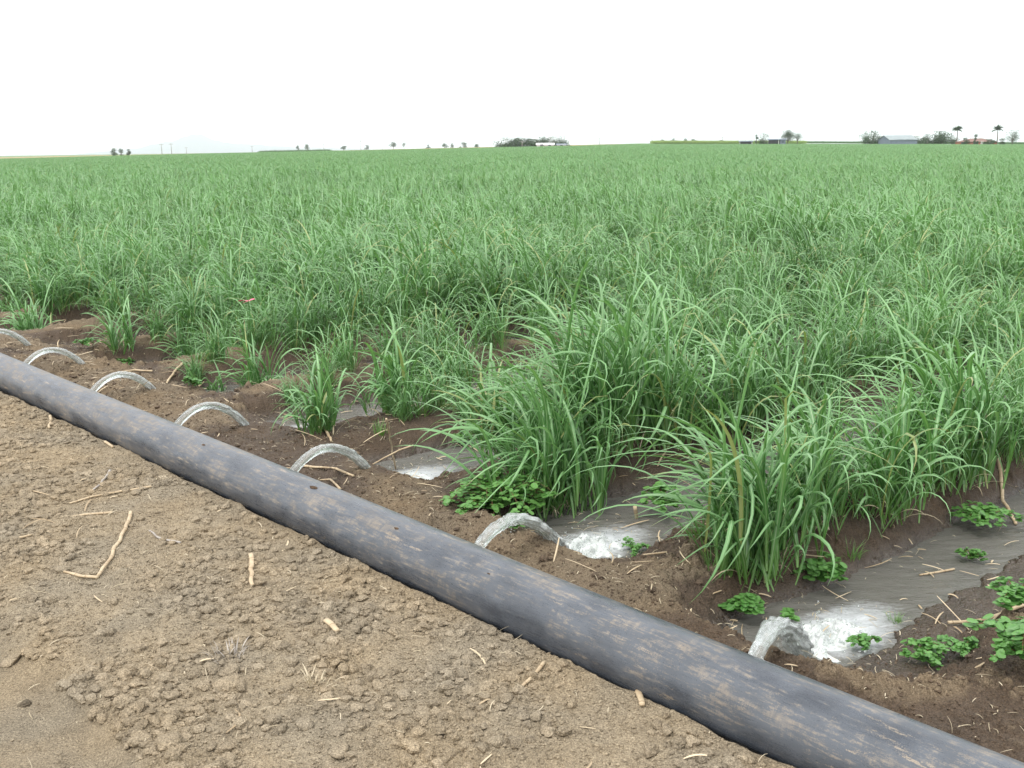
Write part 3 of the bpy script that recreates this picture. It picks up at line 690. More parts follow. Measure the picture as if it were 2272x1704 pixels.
# ------------------------------------------------------------------ grass and broad-leaved weeds
def weed_mesh(root, rng, R, n, h=.06, leaf=.018):
    st = MB(); parts = []; LV = []; LF = []; LU = []; LT = []; nn = 0
    for i in range(n):
        a = rng.uniform(0, 2 * pi); L = R * rng.uniform(.45, 1.1); m = 9; u = np.linspace(0, 1, m); cur = rng.normal(0, .6)
        px = np.cos(a + cur * u) * L * u; py = np.sin(a + cur * u) * L * u; pz = h * (.25 + 1.4 * np.sin(pi * (.12 + .62 * u)) * rng.uniform(.5, 1.15))
        P = np.stack([px, py, pz], 1); st.tube(P, np.linspace(.0032, .0014, m), 5, False)
        for k_ in range(1, m):
            for w_ in range(3 if k_ < m - 1 else 6):
                la = rng.uniform(0, 2 * pi); sz = leaf * rng.uniform(.55, 1.25); q = 8
                c = P[k_] + np.array([math.cos(la), math.sin(la), 0]) * sz * 1.1 + np.array([0, 0, rng.uniform(-.004, .014)])
                an = np.arange(q) * 2 * pi / q; lx = np.cos(an) * sz * 1.12; ly = np.sin(an) * sz * .92; lx = np.append(lx, 0); ly = np.append(ly, 0)
                lz = np.append(np.full(q, 0.) + rng.normal(0, .0015, q), -sz * .16)
                tilt = rng.uniform(-.15, .55); ct, s_ = math.cos(tilt), math.sin(tilt)
                X = lx * ct + lz * s_; Z = -lx * s_ + lz * ct
                ro_ = np.array([X * math.cos(la) - ly * math.sin(la), X * math.sin(la) + ly * math.cos(la), Z]).T + c
                LV.append(ro_); LF.append(np.stack([np.arange(q), (np.arange(q) + 1) % q, np.full(q, q)], 1) + nn); nn += q + 1
                LU.append(np.stack([ly / sz / 2 + .5, np.full(q + 1, .5)], 1)); LT.append(np.full(q + 1, rng.random()))
    link('stem', st.mesh('stem', [M_WEEDSTEM]), root)
    link('foliage', mesh_np('foliage', np.concatenate(LV), np.concatenate(LF), [M_WEED], True, uv=np.concatenate(LU), attrs={'tone': np.concatenate(LT)}), root)
WEEDS = [(1080, 1088, .31, 44, .15, .019, 'large bright green leafy weed mound beside the frothing pool, at the foot of tall cane'),
 (1432, 1118, .12, 10, .11, .017, 'bright weed sprig standing in the pool behind the frothing water'),
 (1615, 1282, .105, 9, .07, .019, 'fresh round-leaved weed seedling on the dark bank in front of the nearest cane clump'),
 (1785, 1225, .13, 10, .09, .017, 'weed trailing down the dark bank at the right foot of the nearest cane clump'),
 (2125, 1095, .19, 16, .07, .016, 'sprawling weed patch on the dark ridge near the right edge, beside a dry cane stalk'),
 (2200, 1480, .19, 20, .12, .017, 'leafy weed at the lower right edge beyond the pipe'),
 (2190, 1345, .13, 13, .08, .016, 'small weed at the right edge above the mud flat'),
 (1872, 1402, .09, 7, .04, .010, 'low weed at the water line right beside the nearest splash'),
 (1995, 1385, .11, 9, .05, .012, 'low weed clinging to the mud at the right bank of the nearest furrow'),
 (2085, 1375, .10, 8, .04, .011, 'thin weed sprig on the smooth mud between two other low weeds'),
 (260, 770, .26, 15, .05, .014, 'creeping weed patch at the left behind the second farthest water jet'),
 (180, 765, .14, 8, .05, .013, 'small creeping weed beside the end of the second farthest water jet'),
 (418, 858, .07, 6, .06, .014, 'tiny weed above a foaming furrow at the left'),
 (1370, 1192, .10, 7, .03, .009, 'ragged weed at the near rim of the frothing pool among dark cane bits'),
 (1110, 1160, .06, 5, .05, .015, 'little weed under the arc of the rippled water jet'),
 (1000, 925, .12, 10, .05, .012, 'low weed on the ridge among pale straw at the centre left'),
 (1700, 1290, .05, 4, .04, .011, 'tiny weed on the dark wall over the nearest splash'),
 (2100, 1165, .09, 6, .04, .011, 'little weed on the wet mud below the sprawling weed patch')]
for i, (wx, wy, R, n, h, lf, lab) in enumerate(WEEDS):
    s, t = onground(wx, wy, .02 if i not in (1, 7, 13) else -.1); root = empty('leafy_weed', (*W(s, t)[:2], max(gz(s, t), WZ) - .004), lab, 'weed', 'broad-leaved weeds')
    weed_mesh(root, np.random.default_rng(500 + i), R, n, h, lf)
def tuft_parts(rng, n, h):
    a = rng.uniform(0, 2 * pi, n); rr_ = rng.uniform(0, .07, n)
    return blades(np.stack([rr_ * np.cos(a), rr_ * np.sin(a), np.full(n, -.01)], 1), a + rng.normal(0, .6, n), rng.uniform(.05, .7, n), rng.uniform(.2, 1.3, n), h * rng.uniform(.4, 1.1, n), rng.uniform(.004, .009, n), rng.random(n), 6, (-.1, 0, 0), rng=rng)
GT = [lmesh('grass_tuft', tuft_parts(np.random.default_rng(600 + i), 46, .17), M_GRASS) for i in range(5)]
TUFTS = [(1560, 1230, 1.3, 'pale mixed grass tuft at the left foot of the nearest cane clump'), (1510, 1195, 1.0, 'grass tuft over the near rim of the frothing pool'),
 (905, 905, 1.1, 'short grass tuft on the ridge right of the loose cane tuft'), (960, 890, 1.0, 'short grass tuft in pale straw below the central cane'), (640, 905, .9, 'grass tuft just left of the small bright cane tuft'),
 (430, 790, .8, 'low grass beside the tiny young cane tuft'), (2010, 1060, 1.0, 'grass at the foot of the dark cane clump near the right edge'), (1840, 1170, .7, 'grass on the dark ridge right of the trailing weed'),
 (1940, 1275, .4, 'tiny grass sprig in the middle of the nearest furrow'), (700, 850, .9, 'grass tuft behind the small bright cane tuft'), (820, 935, .8, 'grass tuft at the foot of the upright dry stick'), (120, 690, .9, 'low grass right of the bushy cane clump at the left edge')]
for i, (gx, gy, sc_, lab) in enumerate(TUFTS):
    s, t = onground(gx, gy, .05); o = link('grass_tuft', GT[i % 5], None, (*W(s, t)[:2], max(gz(s, t), WZ)), lab, 'grass', 'grass tufts'); o.scale = (sc_,) * 3; o.rotation_euler = (0, 0, i * 1.3)

# ------------------------------------------------------------------ dry cane stalks, sticks, litter, clods
def stalk(name, pts_disp, rad, lab, mat=None, cat='dry cane', lift=0., zs=None, dark=False, group='dry cane pieces', z0=.07, split=False):
    P = []
    for i, (a, b) in enumerate(pts_disp):
        zz = z0 if zs is None else zs[i]
        s, t = onground(a, b, zz); x, y, _ = W(s, t)
        P.append((x, y, (max(gzxy(x, y), WZ) + rad * .9 + lift) if zs is None else zz))
    P = np.array(P); org = P[0].copy(); Q = [P[0]]
    seg = []
    for a, b in zip(P[:-1], P[1:]):
        L = np.linalg.norm(b - a); m = max(3, int(L / .02))
        for q in range(1, m + 1): seg.append(a + (b - a) * q / m)
    Q = np.array([P[0]] + seg) - org
    L = np.concatenate([[0], np.cumsum(np.linalg.norm(np.diff(Q, axis=0), axis=1))]); rng = np.random.default_rng(int(abs(pts_disp[0][0] * 7 + pts_disp[0][1])))
    wob = np.stack([fbm(L * 9 + 3, L * 0 + i, 60 + i, 3) for i in range(3)], 1) * min(rad * .9, .05 * L[-1]); wob[:, 2] *= .5
    Q = Q + wob
    if zs is None:
        gl = np.maximum(ground(Q[:, 0] + org[0], Q[:, 1] + org[1]), WZ) - org[2] + rad * .55; zz_ = np.maximum(Q[:, 2], gl)
        kz = np.ones(5) / 5; zz_ = np.maximum(np.convolve(np.pad(zz_, 2, mode='edge'), kz, 'valid'), gl); Q[:, 2] = zz_
    R = rad * (1 - .25 * L / L[-1]) * (1 + .12 * fbm(L * 30, L * 0, 4, 2)); nd = np.arange(.03 + rng.random() * .03, L[-1], max(.05, rad * 9))
    for q in nd: R = R * (1 + .09 * np.exp(-((L - q) / .006) ** 2))
    root = empty(name, tuple(org), lab, cat, group)
    mb = MB(); tone = .5 + .5 * fbm(L * 6, L * 0 + 2, 8, 3); mb.tube(Q, R, 9, True, tone, squash=.55 if split else .85)
    link('cane_stem', mb.mesh('cane_stem', [mat or M_STALK]), root)
    if len(nd) and rad > .006:
        mb = MB()
        for q in nd[:12]:
            i = int(np.clip(np.searchsorted(L, q), 1, len(L) - 2)); T = Q[i + 1] - Q[i - 1]; T /= np.linalg.norm(T); mb.tube([Q[i] - T * .0013, Q[i] + T * .0013], [R[i] * 1.03] * 2, 9, True, 0., squash=.58 if split else .87)
        link('node_ring', mb.mesh('node_ring', [M_NODE]), root)
    if dark:
        mb = MB(); mb.tube([Q[0] - (Q[3] - Q[0]) * .2, Q[0], Q[len(Q) // 3]], [rad * .9, rad * 1.1, rad * 1.05], 9); link('rotten_end', mb.mesh('rotten_end', [M_DARKST]), root)
    return root
ST = [
 ([(283, 1105), (262, 1155), (240, 1200), (210, 1243)], .011, 'thick dry cane stalk with dark joints, meeting a shorter piece in a crook'),
 ([(212, 1245), (175, 1240), (130, 1227)], .009, 'short cane piece forming the foot of the crooked pair on the bare soil'),
 ([(328, 1050), (262, 1058), (200, 1068), (150, 1082)], .008, 'long thin dry cane lying crossways, topmost on the bare soil left of the pipe'),
 ([(243, 1104), (195, 1107), (143, 1116)], .008, 'short straight dry cane just left of the thick jointed stalk'),
 ([(238, 1016), (215, 1045), (196, 1060)], .008, 'leaning faded cane above the long crossways stalk'),
 ([(543, 1197), (541, 1230), (545, 1266)], .013, 'split upright-pointing cane stub alone on the soil below the pipe'),
 ([(706, 1343), (728, 1371)], .016, 'broad cane chip in the middle of the bare soil'),
 ([(1176, 1430), (1150, 1462), (1118, 1496)], .008, 'slanting thin cane on the soil at the bottom centre'),
 ([(1372, 1475), (1388, 1524)], .014, 'stubby split cane piece close under the near side of the pipe'),
 ([(109, 897), (106, 925)], .012, 'tiny cane stub beside the far left length of pipe'),
 ([(228, 953), (243, 967)], .012, 'cane stub pressed against the near side of the pipe at the left'),
 ([(36, 1160), (68, 1152)], .008, 'short pale cane bit near the left edge above the wheel track'),
 ([(835, 905), (845, 960), (856, 1020)], .007, 'dry cane stick planted upright in the foaming furrow'),
 ([(893, 962), (862, 972), (805, 1003)], .006, 'thin twig leaning across the upright dry stick'),
 ([(2150, 1003), (2168, 1048), (2197, 1098)], .012, 'dry cane stalk on the ridge at the right edge beside the sprawling weed'),
 ([(2212, 1306), (2130, 1308), (2050, 1316)], .011, 'long dry cane lying on smooth mud at the right edge'),
 ([(2065, 1190), (1990, 1203)], .007, 'dark thin cane on the wet mud under the sprawling weed'),
 ([(1375, 1188), (1330, 1193), (1285, 1197)], .013, 'dark rotten-ended cane at the near rim of the frothing pool'),
 ([(1372, 1095), (1376, 1135)], .012, 'orange-brown cane stub standing in the pool beside the weed sprig'),
 ([(1440, 1215), (1385, 1222)], .006, 'pale cane piece on the dry patch before the frothing pool'),
 ([(700, 925), (716, 950)], .011, 'short red-brown cane stub below the small bright cane tuft'),
 ([(965, 1045), (972, 1020)], .010, 'cane stub poking from the foaming furrow beside the large weed'),
 ([(330, 800), (290, 802), (262, 808)], .011, 'dry cane beyond the end of the fifth jet, nearest the furrow'),
 ([(395, 790), (375, 800), (352, 812)], .012, 'dry cane slanting over the wet furrow at the left'),
 ([(438, 797), (405, 812), (385, 816)], .009, 'thin dry cane lying on the bank left of the tiny young cane tuft'),
 ([(390, 1168), (362, 1162), (340, 1155), (323, 1140)], .007, 'grey weathered twig hooked at one end, right of the crooked cane pair'),
 ([(650, 1003), (690, 1010), (712, 1018)], .010, 'topmost cane in the broken heap under the third nearest water jet'),
 ([(765, 1030), (725, 1022), (700, 1010)], .009, 'right-hand cane in the broken heap under the third nearest water jet'),
 ([(640, 1020), (665, 1042), (690, 1060)], .008, 'steepest cane in the broken heap under the third nearest water jet'),
 ([(735, 1045), (712, 1030), (690, 1028)], .008, 'lowest cane in the broken heap under the third nearest water jet'),
 ([(1490, 955), (1450, 975), (1420, 1005)], .007, 'pale cane leaning on the ridge above the pool between two tall clumps'),
 ([(1265, 1165), (1285, 1150)], .008, 'orange cane bit poking out of the foam of the pool'),
 ([(2000, 1075), (1965, 1100), (1945, 1115)], .006, 'forked pale straw on the dark ridge at right'),
 ([(925, 870), (990, 885), (1040, 880)], .006, 'long pale straw on the ridge above the upright dry stick'),
]
for i, (p, r_, lab) in enumerate(ST):
    if i == 12: stalk('cane_stick', p, r_, lab, zs=[.40, .14, WZ - .04], cat='stick')
    elif i == 13: stalk('twig', p, r_, lab, zs=[.20, .17, .10], cat='twig')
    elif i == 18: stalk('cane_stub', p, r_ , lab, zs=[-.02, WZ - .05])
    elif i == 21: stalk('cane_stub', p, r_, lab, zs=[WZ - .02, -.05])
    elif i == 25: stalk('weathered_twig', p, r_, lab, M_GREYSTALK, cat='twig')
    elif i in (2, 4): stalk('cane_stalk', p, r_, lab, M_STALK if i == 2 else M_GREYSTALK)
    else: stalk('cane_stalk' if r_ < .012 else 'cane_stub', p, r_, lab, dark=(i == 17), split=i in (5, 6, 8), z0=.07 if p[0][0] < 1260 or p[0][1] > 1400 else 0.)

rng = np.random.default_rng(44)
def scatter_st(n, s0, s1, t0, t1): return rng.uniform(s0, s1, n), rng.uniform(t0, t1, n)
# straw crumbs, uncountable
def litter(name, S, T, lmin, lmax, wmin, wmax, mat, label, tonefn=None):
    x, y, _ = W(S, T); z = np.maximum(ground(x, y), WZ) + .002; N = len(S)
    mb = MB(); a = rng.uniform(0, 2 * pi, N); L = lmin + (lmax - lmin) * rng.random(N) ** 2.2; w = rng.uniform(wmin, wmax, N); tl = rng.normal(.12, .22, N); c2 = rng.normal(0, .28, N)
    Pp = []; Ff = []; Tt = []
    for k_ in range(5):
        u = k_ / 4 - .5; aa = a + c2 * u
        cx = x + np.cos(aa) * L * u; cy = y + np.sin(aa) * L * u; cz = z + .002 + np.abs(np.sin(tl)) * L * (u + .5) + .004 * (1 - (2 * u) ** 2)
        sx, sy = -np.sin(aa), np.cos(aa); ww = w * (1 if 0 < k_ < 4 else .55)
        Pp.append(np.stack([cx - sx * ww / 2, cy - sy * ww / 2, cz], 1)); Pp.append(np.stack([cx, cy, cz + ww * .4], 1)); Pp.append(np.stack([cx + sx * ww / 2, cy + sy * ww / 2, cz], 1))
    V = np.stack(Pp, 1); b = np.arange(N)[:, None, None] * 15 + np.arange(4)[None, :, None] * 3 + np.arange(2)[None, None]
    F = np.stack([b, b + 1, b + 4, b + 3], -1).reshape(-1, 4)
    me = mesh_np(name, V.reshape(-1, 3), F, [mat], True, attrs={'tone': np.repeat(rng.random(N), 15)}); link(name, me, kind='stuff', label=label)
Sa, Ta = scatter_st(2600, -15, 1.2, .2, 2.66); Sb, Tb = scatter_st(3000, -14, -.4, 3.05, 4.3); Sc, Tc = scatter_st(2600, -16, -1, 4.0, 9.0)
litter('straw_litter', np.concatenate([Sa, Sb, Sc]), np.concatenate([Ta, Tb, Tc]), .006, .07, .0012, .004, M_STRAW, 'fine bits of dry straw strewn over the soil')
Sd, Td = scatter_st(130, -13, 1, .6, 2.6); Se, Te = scatter_st(150, -12, -.6, 3.2, 4.4); Sf, Tf = scatter_st(520, -13, -1.2, 4.2, 7)
litter('cane_trash', np.concatenate([Sd, Se, Sf]), np.concatenate([Td, Te, Tf]), .05, .22, .004, .010, M_GREYSTALK if False else M_STALK, 'loose strips of dead cane leaf lying on the soil')
# soil clods, uncountable
def clods(name, S, T, rmin, rmax, ico, label, pw=5., squeeze=.7):
    x, y, _ = W(S, T); z = ground(x, y); ok_ = z > WZ + .01; S, T, x, y, z = S[ok_], T[ok_], x[ok_], y[ok_], z[ok_]; N = len(S); R = rmin + (rmax - rmin) * rng.random(N) ** pw
    V0, F0 = ico; n = len(V0); V = np.repeat(V0[None], N, 0).copy(); off = rng.uniform(0, 50, (N, 1))
    nz_ = fbm(V[..., 0] * 1.3 + off, V[..., 1] * 1.3 + V[..., 2] * 1.7, 3, 3) * .42; V *= (1 + nz_)[..., None]
    # chip a few flat facets so that they look broken
    for q in range(4):
        d_ = rng.normal(0, 1, (N, 3)); d_ /= np.linalg.norm(d_, axis=1)[:, None]; h_ = (V * d_[:, None]).sum(2); ex = np.maximum(h_ - .62, 0); V -= ex[..., None] * d_[:, None] * .9
    V *= rng.uniform(.7, 1.2, (N, 1, 3)); V[..., 2] *= squeeze
    a = rng.uniform(0, 2 * pi, N); ca, sa = np.cos(a)[:, None], np.sin(a)[:, None]
    V = np.stack([V[..., 0] * ca - V[..., 1] * sa, V[..., 0] * sa + V[..., 1] * ca, V[..., 2]], -1) * R[:, None, None]
    V += np.stack([x, y, z + R * .18], 1)[:, None]
    F = (F0[None] + np.arange(N)[:, None, None] * n).reshape(-1, 3)
    t_ = T; dryc = np.array([.36, .295, .208]); dk = np.array([.12, .086, .058])
    c = np.where((t_ < 2.8)[:, None], dryc, dk) * rng.uniform(.8, 1.15, (N, 1))
    me = mesh_np(name, V.reshape(-1, 3), F, [M_SOIL], False, attrs={'soilcol': np.repeat(c, n, 0), 'wet': np.repeat(np.where(t_ < 2.8, 0, .35), n)})
    link(name, me, kind='stuff', label=label)
N = 34000; S_ = rng.uniform(-10, 1.0, N); T_ = 1.2 + 1.44 * rng.random(N) ** 1.25; ok = vn(S_ * 2.3, T_ * 3.1, 88) + .35 * vn(S_ * 8, T_ * 8, 89) > .36 + .42 * rng.random(N); S_ = S_[ok]; T_ = T_[ok]; clods('soil_crumbs', S_, T_, .003, .034, ICO2, 'crumbs and clods of dry soil beside the pipe')
N = 75000; S_ = 1.2 - 10.5 * rng.random(N) ** 1.2; T_ = .9 + 1.76 * rng.random(N); ok = (T_ > 1.22) | (rng.random(N) < .12); clods('fine_crumbs', S_[ok], T_[ok], .0022, .0095, ICO, 'fine crumbs of dry soil in the dusty track verge', 2.2)
N = 26000; S_ = rng.uniform(-12, -.5, N); T_ = 3.03 + 1.3 * rng.random(N); ok = (T_ < 3.5) | (rng.random(N) < .6); clods('damp_crumbs', S_[ok], T_[ok], .0022, .009, ICO, 'fine damp crumbs of soil behind the pipe', 2.2)
N = 3200; S_ = rng.uniform(-12, -.3, N); T_ = rng.uniform(3.03, 4.4, N)
kk = np.abs(S_ - FUR[np.clip(np.round(np.interp(S_, FUR, FIDX)).astype(int), 0, len(FUR) - 1)]); ok = (T_ < 3.5) | (kk > .4); clods('bank_crumbs', S_[ok], T_[ok], .004, .024, ICO2, 'dark damp crumbs of soil on the bank behind the pipe')
BIG = [(490, 1478, .050, 'largest flat-topped clod of dry soil, below the dead grass tuft'), (498, 1450, .042, 'low clod right above the largest flat clod'), (605, 1395, .038, 'lone flat clod in the middle of the bare soil, left of the broad cane chip'), (520, 1375, .036, 'clod in the row above the largest flat clod'), (20, 1390, .045, 'rounded clod at the left edge above the wheel track'),
 (350, 1410, .034, 'clod in a cluster left of the dead grass tuft'), (555, 1300, .030, 'clod under the split cane stub'), (365, 1600, .045, 'clod at the right border of the wheel track near the bottom edge'), (300, 1590, .04, 'clod at the brink of the wheel track'), (120, 1290, .048, 'broad clod below the crooked cane pair'), (730, 1625, .040, 'pale clod near the bottom edge'), (655, 1565, .036, 'clod up left of the pale clod near the bottom edge'), (50, 1480, .028, 'dark round clod in the wheel track')]
for i, (a, b, R, lab) in enumerate(BIG):
    s, t = onground(a, b, .06); rg = np.random.default_rng(i + 70); V, F = ICO3; V = V.copy(); V *= (1 + .35 * fbm(V[:, 0] * 1.2 + i * 7, V[:, 1] * 1.2 + V[:, 2], 3, 3) + .12 * fbm(V[:, 0] * 5 + i, V[:, 1] * 5 + V[:, 2] * 3, 9, 3))[:, None]
    for q in range(6):
        d_ = rg.normal(0, 1, 3); d_ /= np.linalg.norm(d_); V -= np.maximum(V @ d_ - .6, 0)[:, None] * d_ * .95
    V = V * np.array([1.2, .9, .62]) * R; a_ = rg.uniform(0, 6); V = np.stack([V[:, 0] * math.cos(a_) - V[:, 1] * math.sin(a_), V[:, 0] * math.sin(a_) + V[:, 1] * math.cos(a_), V[:, 2]], 1)
    c = np.array([.36, .295, .208]) * (.45 if i == 12 else 1.)
    link('soil_clod', mesh_np('soil_clod', V, F, [M_SOIL], True, attrs={'soilcol': np.repeat(c[None], len(V), 0), 'wet': np.zeros(len(V))}), None, (*W(s, t)[:2], gz(s, t) + R * .15), lab, 'clod', 'big clods of dry soil')
for i, (a, b, lab) in enumerate([(678, 1472, 'dead grass tuft on the bare soil left of centre bottom, above the bottom edge'), (492, 1408, 'grey spiky dead grass tuft above the largest clod')]):
    s, t = onground(a, b, .07); o = link('dead_grass_tuft', lmesh('dead_grass_tuft', tuft_parts(np.random.default_rng(640 + i), 40, .075), M_STRAW if i == 0 else M_GREYSTALK), None, (*W(s, t)[:2], gz(s, t)), lab, 'dead grass', 'dead grass tufts')
# crumbs of mud resting on the pipe
for i, (s, th, R, lab) in enumerate([(-4.55, 62, .014, 'smear of red-brown mud on top of the pipe left of the third nearest jet'), (-5.75, 70, .008, 'small mud crumb on the pipe right of the fourth nearest jet'), (-3.78, 75, .007, 'mud crumb on top of the pipe near the second nearest jet'), (-9.9, 80, .02, 'mud lump on the pipe at the left edge'), (-3.1, 85, .004, 'tiny dark crumb on the pipe right of the second nearest jet')]):
    tc_, zc_ = pipe_c(s); a_ = radians(th + 40); V, F = ICO3; V = V * (1 + .5 * fbm(V[:, 0] * 1.5 + i * 9, V[:, 1] * 1.5 + V[:, 2], 3, 4))[:, None] * np.array([2.2, 1., .45]) * R
    c_ = math.cos(PIPEANG); s_ = math.sin(PIPEANG); V = np.stack([V[:, 0] * c_ - V[:, 1] * s_, V[:, 0] * s_ + V[:, 1] * c_, V[:, 2]], 1)
    link('mud_crumb', mesh_np('mud_crumb', V, F, [M_SOIL], True, attrs={'soilcol': np.repeat([[.13, .085, .055]], len(V), 0), 'wet': np.zeros(len(V))}), None, (*W(s, tc_ + PR * math.cos(a_))[:2], zc_ + PR * math.sin(a_) * .985), lab, 'mud', 'mud crumbs on the pipe')
# pink marker ribbon tied in the cane
s, t = onground(545, 790, .08); M_PINK = mat_simple('pink_ribbon', (.75, .10, .22), (.85, .16, .30), 30, .5)
rb = ray(537 * K, 650 * K); q_ = math.hypot(*W(s, t)[:2]) / math.hypot(rb[0], rb[1]); c = np.array([0, 0, H_EYE]) + rb * q_
root = empty('marker_ribbon', tuple(c), 'small pink ribbon tied to a cane leaf left of centre', 'ribbon')
v, f, u, tn = blades(np.zeros((3, 3)), np.array([.3, 2.9, 3.4]), np.array([1.1, 1.4, 1.8]), np.array([.5, .6, .4]), np.array([.06, .11, .09]), np.array([.04, .045, .04]), np.zeros(3), 6, rng=np.random.default_rng(1), across=2, taper=6)
link('ribbon_tail', mesh_np('ribbon_tail', v, f, [M_PINK], True), root)
mb = MB(); mb.tube([(0, 0, .055), (0, 0, 0), (.005, 0, -c[2] + .1)], [.003, .003, .004], 6); link('cane_leaf_stem', mb.mesh('cane_leaf_stem', [mat_simple('green_stem', (.07, .18, .05), (.10, .24, .07), 20)]), root)

# ------------------------------------------------------------------ far things
M_BARK = mat_simple('bark', (.10, .08, .06), (.18, .15, .12), 3); M_TREE = mat_leaf('tree_leaf', (.028, .058, .024), (.060, .105, .040), sheen=.1, rib=(.05, .09, .04), trans=.15, base_tint=(.04, .08, .03))
M_EUC = mat_leaf('pale_tree_leaf', (.06, .10, .075), (.11, .16, .12), sheen=.15, rib=(.1, .15, .1), trans=.2, base_tint=(.08, .12, .08))
M_WHITE = mat_simple('white_paint', (.72, .72, .70), (.8, .8, .78), 1); M_STEEL = mat_simple('grey_steel', (.13, .16, .21), (.17, .20, .25), 1, .6)
M_ROOFS = mat_simple('pale_roof_steel', (.22, .26, .26), (.28, .32, .32), .6, .6); M_BRICK = mat_simple('red_brick', (.30, .11, .065), (.38, .15, .09), 2); M_TILE = mat_simple('brown_roof', (.16, .09, .07), (.22, .13, .10), 2)
M_BLACK = mat_simple('interior_shade', (.015, .015, .02), (.03, .03, .03), 1); M_POLE = mat_simple('pole_timber', (.22, .20, .18), (.32, .3, .27), 2); M_GLASS = mat_simple('window_glass', (.05, .07, .09), (.08, .10, .12), 1, .1, 0, .6)  # near-black colour stands in for shade inside open sheds and doorways
def farpos(dx, dist):
    d = hdir(dx * K); x, y = d[0] * dist, d[1] * dist; return x, y, float(far_z(np.array([x]), np.array([y]))[0]) + .05
def px2m(n, dist): return n * K * dist / FPX
def tree(dx, wpx, hpx, dist, lab, mat=None, seed=0, trunk=.25, open_=0., name='tree', blobs=7, low=0., group='distant trees round the farms'):
    rng = np.random.default_rng(seed); x, y, z = farpos(dx, dist); Wd = px2m(wpx, dist); Ht = px2m(hpx, dist)
    root = empty(name, (x, y, z), lab, 'tree', group); mb = MB(); tk = max(.12, Wd * .025); ch = Ht * trunk
    mb.tube([(0, 0, -.3), (0.02 * Wd, 0, ch), (.0, 0, Ht * .72)], [tk * 1.4, tk, tk * .4], 7)
    C = []
    for i in range(blobs):
        a = rng.uniform(0, 2 * pi); rr_ = Wd * .34 * math.sqrt(rng.random()); c = np.array([math.cos(a) * rr_, math.sin(a) * rr_, rng.uniform(ch + Ht * .05, Ht * .8)])
        if i == 0: c[:] = (0, 0, Ht * .84)
        R = np.array([Wd * rng.uniform(.2, .32), Wd * rng.uniform(.2, .32), min(Ht * .28, Wd * .28) * rng.uniform(.8, 1.2)]); c[2] -= low * Ht * .35 * (i > 0) * rng.random(); C.append((c, R))
        mb.tube([(0, 0, ch * .8), (c[0] * .5, c[1] * .5, (ch + c[2]) / 2), c], [tk * .5, tk * .35, tk * .12], 5)
    link('trunk', mb.mesh('trunk', [M_BARK]), root)
    n = int(2600 * (1 - open_)); ci = rng.integers(0, blobs, n); d_ = rng.normal(0, 1, (n, 3)); d_ /= np.linalg.norm(d_, axis=1)[:, None]; rad = rng.random(n) ** .4
    cc = np.array([c[0] for c in C])[ci] + d_ * rad[:, None] * np.array([c[1] for c in C])[ci]; cc[:, 2] = np.clip(cc[:, 2], Ht * .06, Ht)
    sz = max(.10, Wd * .022) * rng.uniform(.6, 1.4, n); e1 = rng.normal(0, 1, (n, 3)); e1 /= np.linalg.norm(e1, axis=1)[:, None]; e2 = np.cross(e1, rng.normal(0, 1, (n, 3))); e2 /= np.linalg.norm(e2, axis=1)[:, None]
    V = np.stack([cc - e1 * sz[:, None], cc - e2 * sz[:, None] * .6, cc + e1 * sz[:, None], cc + e2 * sz[:, None] * .6], 1).reshape(-1, 3); F = np.arange(4 * n).reshape(-1, 4)
    link('crown', mesh_np('crown', V, F, [mat or M_TREE], False, uv=np.tile([[.3, .4], [.3, .5], [.7, .6], [.7, .5]], (n, 1)), attrs={'tone': np.repeat(rng.random(n), 4)}), root)
def palm(dx, hpx, dist, lab, seed):
    rng = np.random.default_rng(seed); x, y, z = farpos(dx, dist); Ht = px2m(hpx, dist); root = empty('palm_tree', (x, y, z), lab, 'palm tree', 'palms by the brick house')
    mb = MB(); mb.tube([(0, 0, -.3), (.1, 0, Ht * .4), (0, 0, Ht * .82)], [.28, .22, .16], 8); link('trunk', mb.mesh('trunk', [M_BARK]), root)
    n = 34; v, f, u, tn = blades(np.tile([[0, 0, Ht * .8]], (n, 1)), rng.uniform(0, 2 * pi, n), rng.uniform(.05, 1.5, n), rng.uniform(.6, 1.5, n), np.full(n, Ht * .34), np.full(n, .9), rng.random(n), 6, rng=rng, across=3)
    link('crown', mesh_np('crown', v, f, [M_TREE], True, uv=u, attrs={'tone': tn}), root)
def pole(dx, hpx, dist, lab):
    x, y, z = farpos(dx, dist); Ht = px2m(hpx, dist); root = empty('power_pole', (x, y, z), lab, 'power pole', 'power poles on the horizon')
    mb = MB(); mb.tube([(0, 0, -.3), (0, 0, Ht)], [.17, .12], 8); link('pole', mb.mesh('pole', [M_POLE]), root)
    mb = MB(); mb.box((0, 0, Ht * .93), (2.2, .12, .14)); link('crossarm', mb.mesh('crossarm', [M_POLE], False), root)
